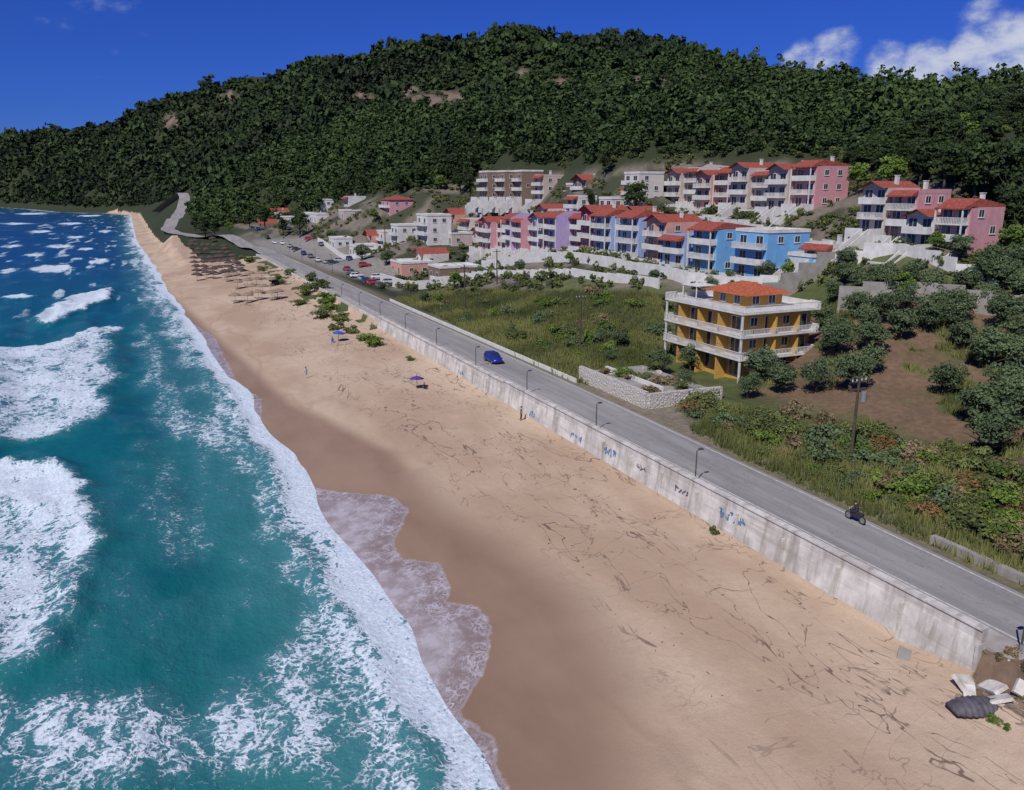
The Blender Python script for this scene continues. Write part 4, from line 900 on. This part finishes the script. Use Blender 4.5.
def carbody(n,c):
    if n in _cb: return _cb[n]
    m=paint(n,c); b=MB()
    b.loft([ringsec(-2.05,.62,.35,.62),ringsec(-1.95,.78,.25,.74),ringsec(-1.3,.84,.2,.86),ringsec(-.75,.86,.2,.94),ringsec(1.2,.86,.2,.96),ringsec(1.85,.82,.22,.95),ringsec(2.02,.74,.35,.88)],m)
    body=b.mesh("body",True)
    g=MB(); g.loft([[(-.76,-.8,.93),(.76,-.8,.93),(.77,1.85,.94),(-.77,1.85,.94)],[(-.6,-.2,1.4),(.6,-.2,1.4),(.6,1.45,1.41),(-.6,1.45,1.41)]],M_glass); gl=g.mesh("glass")
    r=MB(); r.loft([[(-.62,-.26,1.395),(.62,-.26,1.395),(.62,1.5,1.405),(-.62,1.5,1.405)],[(-.56,-.1,1.47),(.56,-.1,1.47),(.56,1.35,1.47),(-.56,1.35,1.47)]],m)
    for sx_ in (-1,1):
        for (y0,y1,z0,z1,x0,x1) in((-.8,-.22,.93,1.4,.775,.615),(.55,.58,.93,1.4,.785,.615),(1.85,1.47,.93,1.4,.78,.615)): r.tube((sx_*x0,y0,z0),(sx_*x1,y1,z1),.045,.045,m,5)
    _cb[n]=(body,gl,r.mesh("roof")); return _cb[n]
mb=MB(); mb.box(-.14,.14,-.03,.03,-.07,.07,M_hl); HLM=mb.mesh("headlight")
mb=MB(); mb.box(-.1,.1,-.03,.03,-.12,.12,M_tl); TLM=mb.mesh("taillight")
def car(x,y,z,rz,n,c,label,group=None):
    e=top("car",None,(x,y,z),rz,label,"car",group); bd,gl,rf=carbody(n,c)
    child("body",bd,e);child("windows",gl,e);child("roof",rf,e)
    for sx_ in(-.8,.8):
        for yy in(-1.3,1.3):
            w=child("wheel",TY,e,(sx_,yy,.32)); child("rim",RI,w)
    for sx_ in(-.6,.6):
        child("headlight",HLM,e,(sx_,-1.99,.62)); child("taillight",TLM,e,(sx_,2.0,.72))
    return e
car(45.2,106.2,4.46,0,"blue",(.015,.03,.26),"dark blue hatchback driving on the coastal road")
cc=[("white",(.7,.7,.7)),("silver",(.4,.42,.44)),("dark",(.04,.045,.05)),("navy",(.03,.05,.16)),("red",(.4,.03,.03)),("grey",(.15,.15,.16))]
for i,(px_,py_) in enumerate([(283,247),(290,249),(297,251),(304,254),(311,256),(318,259),(326,261),(333,264),(347,271),(352,273),(357,275),(362,278),(368,280),(374,282),(380,285),(275,244),(268,242),(260,240),(310,249),(322,252),(340,262),(300,245),(350,264),(365,270),(378,276),(390,281),(252,238),(290,241)]):
    x,y=gp(px_,py_+2,4.6); n_,c_=cc[(i*7+i//4)%6]; x=max(x,51.2); z=max(gz1(x,y),4.4)+.05; car(x,y,z,random.choice([0,3.14,1.45]),n_,c_,n_+" car parked beside the coastal road","cars parked beside the road")

# ---------------- people
def skin(edges,pts,rad,name):
    me=bpy.data.meshes.new(name); me.from_pydata(pts,edges,[]); o=bpy.data.objects.new(name,me); COL.objects.link(o)
    o.modifiers.new("s",'SKIN'); sv=me.skin_vertices[0].data
    for i,r in enumerate(rad): sv[i].radius=(r,r) if not isinstance(r,tuple) else r
    sv[0].use_root=True
    ss=o.modifiers.new("u",'SUBSURF'); ss.levels=1
    dg=bpy.context.evaluated_depsgraph_get(); m2=bpy.data.meshes.new_from_object(o.evaluated_get(dg)); bpy.data.objects.remove(o); return m2
M_skin=plain("skin",(.45,.27,.19),.6,.1,5); M_dk=plain("dark_cloth",(.03,.03,.04),.9,.3,8); M_lt=plain("light_cloth",(.6,.6,.58),.9,.2,8); M_hair=plain("hair",(.03,.02,.015),.8,.3,10)
E=[(0,1),(1,2),(2,3),(3,4),(2,5),(5,6),(6,7),(2,8),(8,9),(9,10),(0,11),(11,12),(12,13),(13,14),(0,15),(15,16),(16,17),(17,18)]
RADS=[.15,.13,.15,.055,(.10,.095),.06,.042,.035,.06,.042,.035,.10,.07,.045,.04,.10,.07,.045,.04]
def person(pose,x,y,z,rz,topm,botm,label,par=None,bare=False):
    me=skin(E,pose,RADS,"body")
    for m in (M_skin,topm,botm): me.materials.append(m)
    hipz=pose[0][2]; nz=pose[3][2]
    for p_ in me.polygons:
        c=p_.center; i=0
        if c.z<nz-.04 and c.z>hipz+.02: i=1 if abs(c.x)<.26 else 0
        if c.z<=hipz+.02: i=2
        if c.z<.12 and pose[14][2]<.2: i=0
        p_.material_index=i; p_.use_smooth=True
    e=top("person",None,(x,y,z),rz,label,"person"); child("body",me,e); hp=pose[4]
    mb=MB(); rings=[]
    for k in range(6):
        a=k/5*math.pi/2; rings.append([(hp[0]+.12*math.cos(a)*math.cos(t_)*1.0,hp[1]+.13*math.cos(a)*math.sin(t_),hp[2]+.02+.13*math.sin(a)) for t_ in [2*math.pi*j/10 for j in range(10)]])
    mb.loft(rings,M_hair); child("hair",mb.mesh("hair",True),e); return e
stand=[(0,0,.92),(0,0,1.12),(0,0,1.36),(0,0,1.5),(0,-.02,1.62),(.2,0,1.38),(.25,0,1.1),(.24,-.08,.84),(-.2,0,1.38),(-.25,0,1.1),(-.24,-.1,.84),(.1,0,.86),(.11,-.04,.48),(.12,0,.08),(.12,-.16,.04),(-.1,0,.86),(-.12,.06,.48),(-.12,.14,.09),(-.12,-.02,.04)]
sit=[(0,0,.16),(0,.03,.36),(0,0,.6),(0,-.02,.74),(0,-.05,.86),(.2,0,.6),(.26,-.1,.38),(.16,-.35,.4),(-.2,0,.6),(-.26,-.1,.38),(-.16,-.35,.4),(.1,-.05,.14),(.13,-.42,.42),(.13,-.68,.08),(.13,-.82,.05),(-.1,-.05,.14),(-.13,-.42,.42),(-.13,-.68,.08),(-.13,-.82,.05)]
ride=[(0,.12,.86),(0,.06,1.04),(0,-.06,1.3),(0,-.1,1.42),(0,-.14,1.54),(.2,-.06,1.3),(.3,-.26,1.12),(.28,-.5,1.05),(-.2,-.06,1.3),(-.3,-.26,1.12),(-.28,-.5,1.05),(.12,.06,.82),(.2,-.32,.78),(.18,-.2,.36),(.18,-.34,.32),(-.12,.06,.82),(-.2,-.32,.78),(-.18,-.2,.36),(-.18,-.34,.32)]
mx,my=gp(855,521,4.5)
e=top("motorcycle",None,(mx,my,4.46),math.pi,"dark motorcycle ridden along the coastal road","motorcycle")
for yy in(-.68,.66):
    mb=MB(); n_=18; rg=[]
    for k in range(n_):
        a=2*math.pi*k/n_; rg.append([((.055*math.cos(b)),(.27+.055*math.sin(b))*math.cos(a),(.27+.055*math.sin(b))*math.sin(a)) for b in [2*math.pi*j/6 for j in range(6)]])
    rg.append(rg[0]); mb.loft(rg,M_rub,False); w=child("wheel",mb.mesh("wheel",True),e,(0,yy,.325))
    mb=MB(); mb.tube((-.03,0,0),(.03,0,0),.22,.22,M_galv,12); child("rim",mb.mesh("rim"),w)
mb=MB(); mb.loft([[(-.1,-.5,.6),(.1,-.5,.6),(.1,-.5,.85),(-.1,-.5,.85)],[(-.15,-.2,.4),(.15,-.2,.4),(.16,-.2,.92),(-.16,-.2,.92)],[(-.13,.2,.38),(.13,.2,.38),(.13,.2,.78),(-.13,.2,.78)],[(-.07,.7,.62),(.07,.7,.62),(.08,.7,.8),(-.08,.7,.8)]],M_blk); child("frame",mb.mesh("frame"),e)
mb=MB(); mb.loft([[(-.12,.0,.78),(.12,.0,.78),(.12,.0,.84),(-.12,.0,.84)],[(-.14,.35,.76),(.14,.35,.76),(.13,.35,.83),(-.13,.35,.83)],[(-.08,.75,.8),(.08,.75,.8),(.07,.75,.88),(-.07,.75,.88)]],M_dk); child("saddle",mb.mesh("saddle"),e)
mb=MB(); mb.tube((-.36,-.46,1.04),(.36,-.46,1.04),.02,.02,M_metal,6); mb.tube((-.07,-.46,1.03),(-.07,-.68,.33),.03,.03,M_galv,6); mb.tube((.07,-.46,1.03),(.07,-.68,.33),.03,.03,M_galv,6); child("handlebar",mb.mesh("handlebar"),e)
mb=MB(); mb.tube((0,-.6,.86),(0,-.5,.86),.09,.1,M_hl,10); child("headlight",mb.mesh("headlight"),e)
person(ride,mx,my,4.46,math.pi,M_dk,M_dk,"rider in dark clothes sitting on a motorcycle")
def canopy(r,h,n,m1,m2=None,thatch=False):
    mb=MB()
    for k in range(n):
        a,b=2*math.pi*k/n,2*math.pi*(k+1)/n; m=m1 if (k%2==0 or not m2) else m2
        P0=(0,0,h); A1=(r*.5*math.cos(a),r*.5*math.sin(a),h*.68);B1=(r*.5*math.cos(b),r*.5*math.sin(b),h*.68)
        A2=(r*math.cos(a),r*math.sin(a),0.08);B2=(r*math.cos(b),r*math.sin(b),0.08)
        A3=(r*math.cos(a),r*math.sin(a),-.1);B3=(r*math.cos(b),r*math.sin(b),-.1)
        mb.add([P0,A1,B1],[(0,1,2)],m);mb.add([A1,A2,B2,B1],[(0,1,2,3)],m);mb.add([A2,A3,B3,B2],[(0,1,2,3)],m)
    return mb.mesh("canopy")
mb=MB(); mb.tube((0,0,-.3),(0,0,2.2),.04,.035,M_wood,6); PO=mb.mesh("pole")
def parasol(x,y,z,cm,label,group=None,tilt=0,hz=1.95):
    e=top("parasol",None,(x,y,z),random.uniform(0,6),label,"parasol",group); e.rotation_euler[0]=tilt
    child("canopy",cm,e,(0,0,hz)); child("pole",PO,e); return e
M_th=plain("thatch",(.10,.068,.058),.95,.45,5); M_th2=plain("pale_thatch",(.33,.25,.18),.95,.4,5); M_pur=plain("purple_fabric",(.10,.035,.30),.8,.15,3); M_bl=plain("blue_fabric",(.03,.10,.50),.8,.15,3)
C1=canopy(1.7,.8,10,M_th);C2=canopy(1.6,.7,10,M_th2);C3_=canopy(.95,.4,8,M_pur,M_pur);C4=canopy(1.1,.4,8,M_bl,M_bl)
x,y=gp(417,388,2.4); z=gz1(x,y); parasol(x,y,z,C3_,"purple beach parasol planted in the sand",tilt=.12,hz=1.5)
person(sit,x+.9,y-.4,z,.4,M_dk,M_dk,"person in dark clothes sitting on the sand under a parasol")
x,y=gp(338,338,2.9); z=gz1(x,y); parasol(x,y,z,C4,"blue beach parasol planted in the sand",tilt=-.1,hz=1.6); person(sit,x-1.0,y,z,-.3,M_bl,M_skin,"person in a blue top sitting on the sand")
x,y=gp(306,374,1.9); person(stand,x,y,gz1(x,y),.6,M_lt,M_lt,"person in white clothes standing on the beach")
x,y=gp(512,420,2.9); person(stand,38.4,float(y),gz1(38.4,y),1.2,M_dk,M_dk,"person in dark clothes walking beside the sea wall")
M_bed=plain("pale_fabric",(.5,.42,.33),.85,.2,3)
mb=MB(); mb.box(-.32,.32,-.95,.45,.28,.36,M_bed); mb.add([(-.32,.45,.28),(.32,.45,.28),(.32,1.0,.68),(-.32,1.0,.68),(-.32,.45,.36),(.32,.45,.36),(.32,.98,.75),(-.32,.98,.75)],[(0,3,2,1),(4,5,6,7),(0,1,5,4),(1,2,6,5),(2,3,7,6),(3,0,4,7)],M_bed)
for a in(-.28,.24):
    for b in(-.85,.35): mb.box(a,a+.04,b,b+.04,-.1,.28,M_wood)
SB=mb.mesh("sunbed")
def rows(pa,cm,lab,grp,n1,n2,bed):
    for i in range(n1):
        for j in range(n2):
            f=(i+.5)/n1; g=(j+.5)/n2
            (a,b,c,d_)=pa; px=(a[0]*(1-f)+b[0]*f)*(1-g)+(d_[0]*(1-f)+c[0]*f)*g; py=(a[1]*(1-f)+b[1]*f)*(1-g)+(d_[1]*(1-f)+c[1]*f)*g
            x,y=gp(px,py,2.4); x+=random.uniform(-.8,.8); y+=random.uniform(-2.5,2.5); z=gz1(x,y)
            if random.random()<.15: continue
            parasol(x,y,z,cm,lab,grp)
            if bed:
                for s_ in(-.8,.8): top("sunbed",SB,(x+s_*.2,y+s_,z+.08),math.pi/2+random.uniform(-.1,.1),"pale sunbed on the sand beside a parasol","sunbed","sunbeds on the beach")
rows([(188,247),(222,247),(248,279),(192,279)],C1,"brown thatched parasol on the beach","thatched parasols on the beach",6,9,False)
rows([(222,277),(262,279),(290,304),(230,304)],C2,"pale thatched parasol on the beach","pale parasols on the beach",5,4,True)

# ---------------- world / light / camera
sc_=bpy.context.scene
w=bpy.data.worlds.new("World"); sc_.world=w; w.use_nodes=True; nt=w.node_tree; bg=nt.nodes["Background"]
SAZ=math.radians(-128); SEL=math.radians(48)
sky=nt.nodes.new("ShaderNodeTexSky"); sky.sky_type='NISHITA'; sky.sun_disc=False; sky.sun_elevation=SEL; sky.sun_rotation=SAZ; sky.air_density=1.0; sky.dust_density=0.0; sky.ozone_density=6.0
def wn(ty,**k):
    x=nt.nodes.new(ty)
    for a,b in k.items(): setattr(x,a,b)
    return x
def wm(op,a,b=0.0,cl=False):
    x=wn("ShaderNodeMath",operation=op,use_clamp=cl)
    for i,v in((0,a),(1,b)):
        if isinstance(v,bpy.types.NodeSocket): nt.links.new(v,x.inputs[i])
        else: x.inputs[i].default_value=v
    return x.outputs[0]
def wss(v,a,b):
    x=wn("ShaderNodeMapRange",interpolation_type='SMOOTHSTEP'); nt.links.new(v,x.inputs[0]); x.inputs[1].default_value=a; x.inputs[2].default_value=b; return x.outputs[0]
mul=wn("ShaderNodeMix",data_type='RGBA',blend_type='MULTIPLY'); mul.inputs[0].default_value=1; nt.links.new(sky.outputs[0],mul.inputs[6]); mul.inputs[7].default_value=(.12,.24,.74,1)
tc=wn("ShaderNodeTexCoord"); g=tc.outputs["Generated"]
def dotm(px,py,c0,c1):
    r=Vector(ray(px,py)).normalized(); dn=wn("ShaderNodeVectorMath",operation='DOT_PRODUCT'); nt.links.new(g,dn.inputs[0]); dn.inputs[1].default_value=r
    return wss(dn.outputs["Value"],math.cos(math.radians(c0)),math.cos(math.radians(c1)))
mp=wn("ShaderNodeMapping"); nt.links.new(g,mp.inputs[0]); mp.inputs["Scale"].default_value=(1,1,1.8)
no=wn("ShaderNodeTexNoise"); no.inputs["Scale"].default_value=18; no.inputs["Detail"].default_value=9; no.inputs["Roughness"].default_value=.6; nt.links.new(mp.outputs[0],no.inputs[0])
m1=None
for q in [(1012,48,3.4,.5,1),(970,60,2.6,.5,1),(925,70,2.8,.5,1),(885,64,2.2,.4,.95),(835,56,2.6,.4,.82),(985,20,2.8,.5,.74),(800,58,1.8,.3,.8),(1060,40,4,1,1),(90,2,6,.5,.52)]:
    v=wm('MULTIPLY',dotm(*q[:4]),q[4]); m1=v if m1 is None else wm('MAXIMUM',m1,v)
cv_=wm('ADD',wm('MULTIPLY',wm('SUBTRACT',no.outputs[0],.5),1.4),wm('SUBTRACT',m1,.56))
cl=wss(cv_,-.02,.45)
cc_=wn("ShaderNodeMix",data_type='RGBA'); nt.links.new(wss(cv_,.1,.6),cc_.inputs[0]); cc_.inputs[6].default_value=(2.8,3.5,6.0,1); cc_.inputs[7].default_value=(6.2,6.5,7.5,1)
mx_=wn("ShaderNodeMix",data_type='RGBA'); nt.links.new(wm('MULTIPLY',cl,.9),mx_.inputs[0]); nt.links.new(mul.outputs[2],mx_.inputs[6]); nt.links.new(cc_.outputs[2],mx_.inputs[7])
nt.links.new(mx_.outputs[2],bg.inputs[0]); bg.inputs[1].default_value=.1
ld_=bpy.data.lights.new("sun",'SUN'); ld_.energy=4.0; ld_.angle=math.radians(.5); ld_.color=(1,.95,.88)
so=bpy.data.objects.new("sun",ld_); COL.objects.link(so)
ts=Vector((math.sin(SAZ)*math.cos(SEL),math.cos(SAZ)*math.cos(SEL),math.sin(SEL))); so.rotation_euler=ts.to_track_quat('Z','Y').to_euler(); so.location=(0,0,60)
cd=bpy.data.cameras.new("camera"); cam=bpy.data.objects.new("camera",cd); COL.objects.link(cam); cam.location=(0,0,H)
cam.rotation_euler=(math.pi/2-PIT,0,-YAW); cd.sensor_width=36; cd.lens=36*F/1024; cd.clip_end=30000; cd.clip_start=.5; sc_.camera=cam
sc_.view_settings.view_transform='Standard'; sc_.view_settings.look='None'; sc_.view_settings.exposure=0
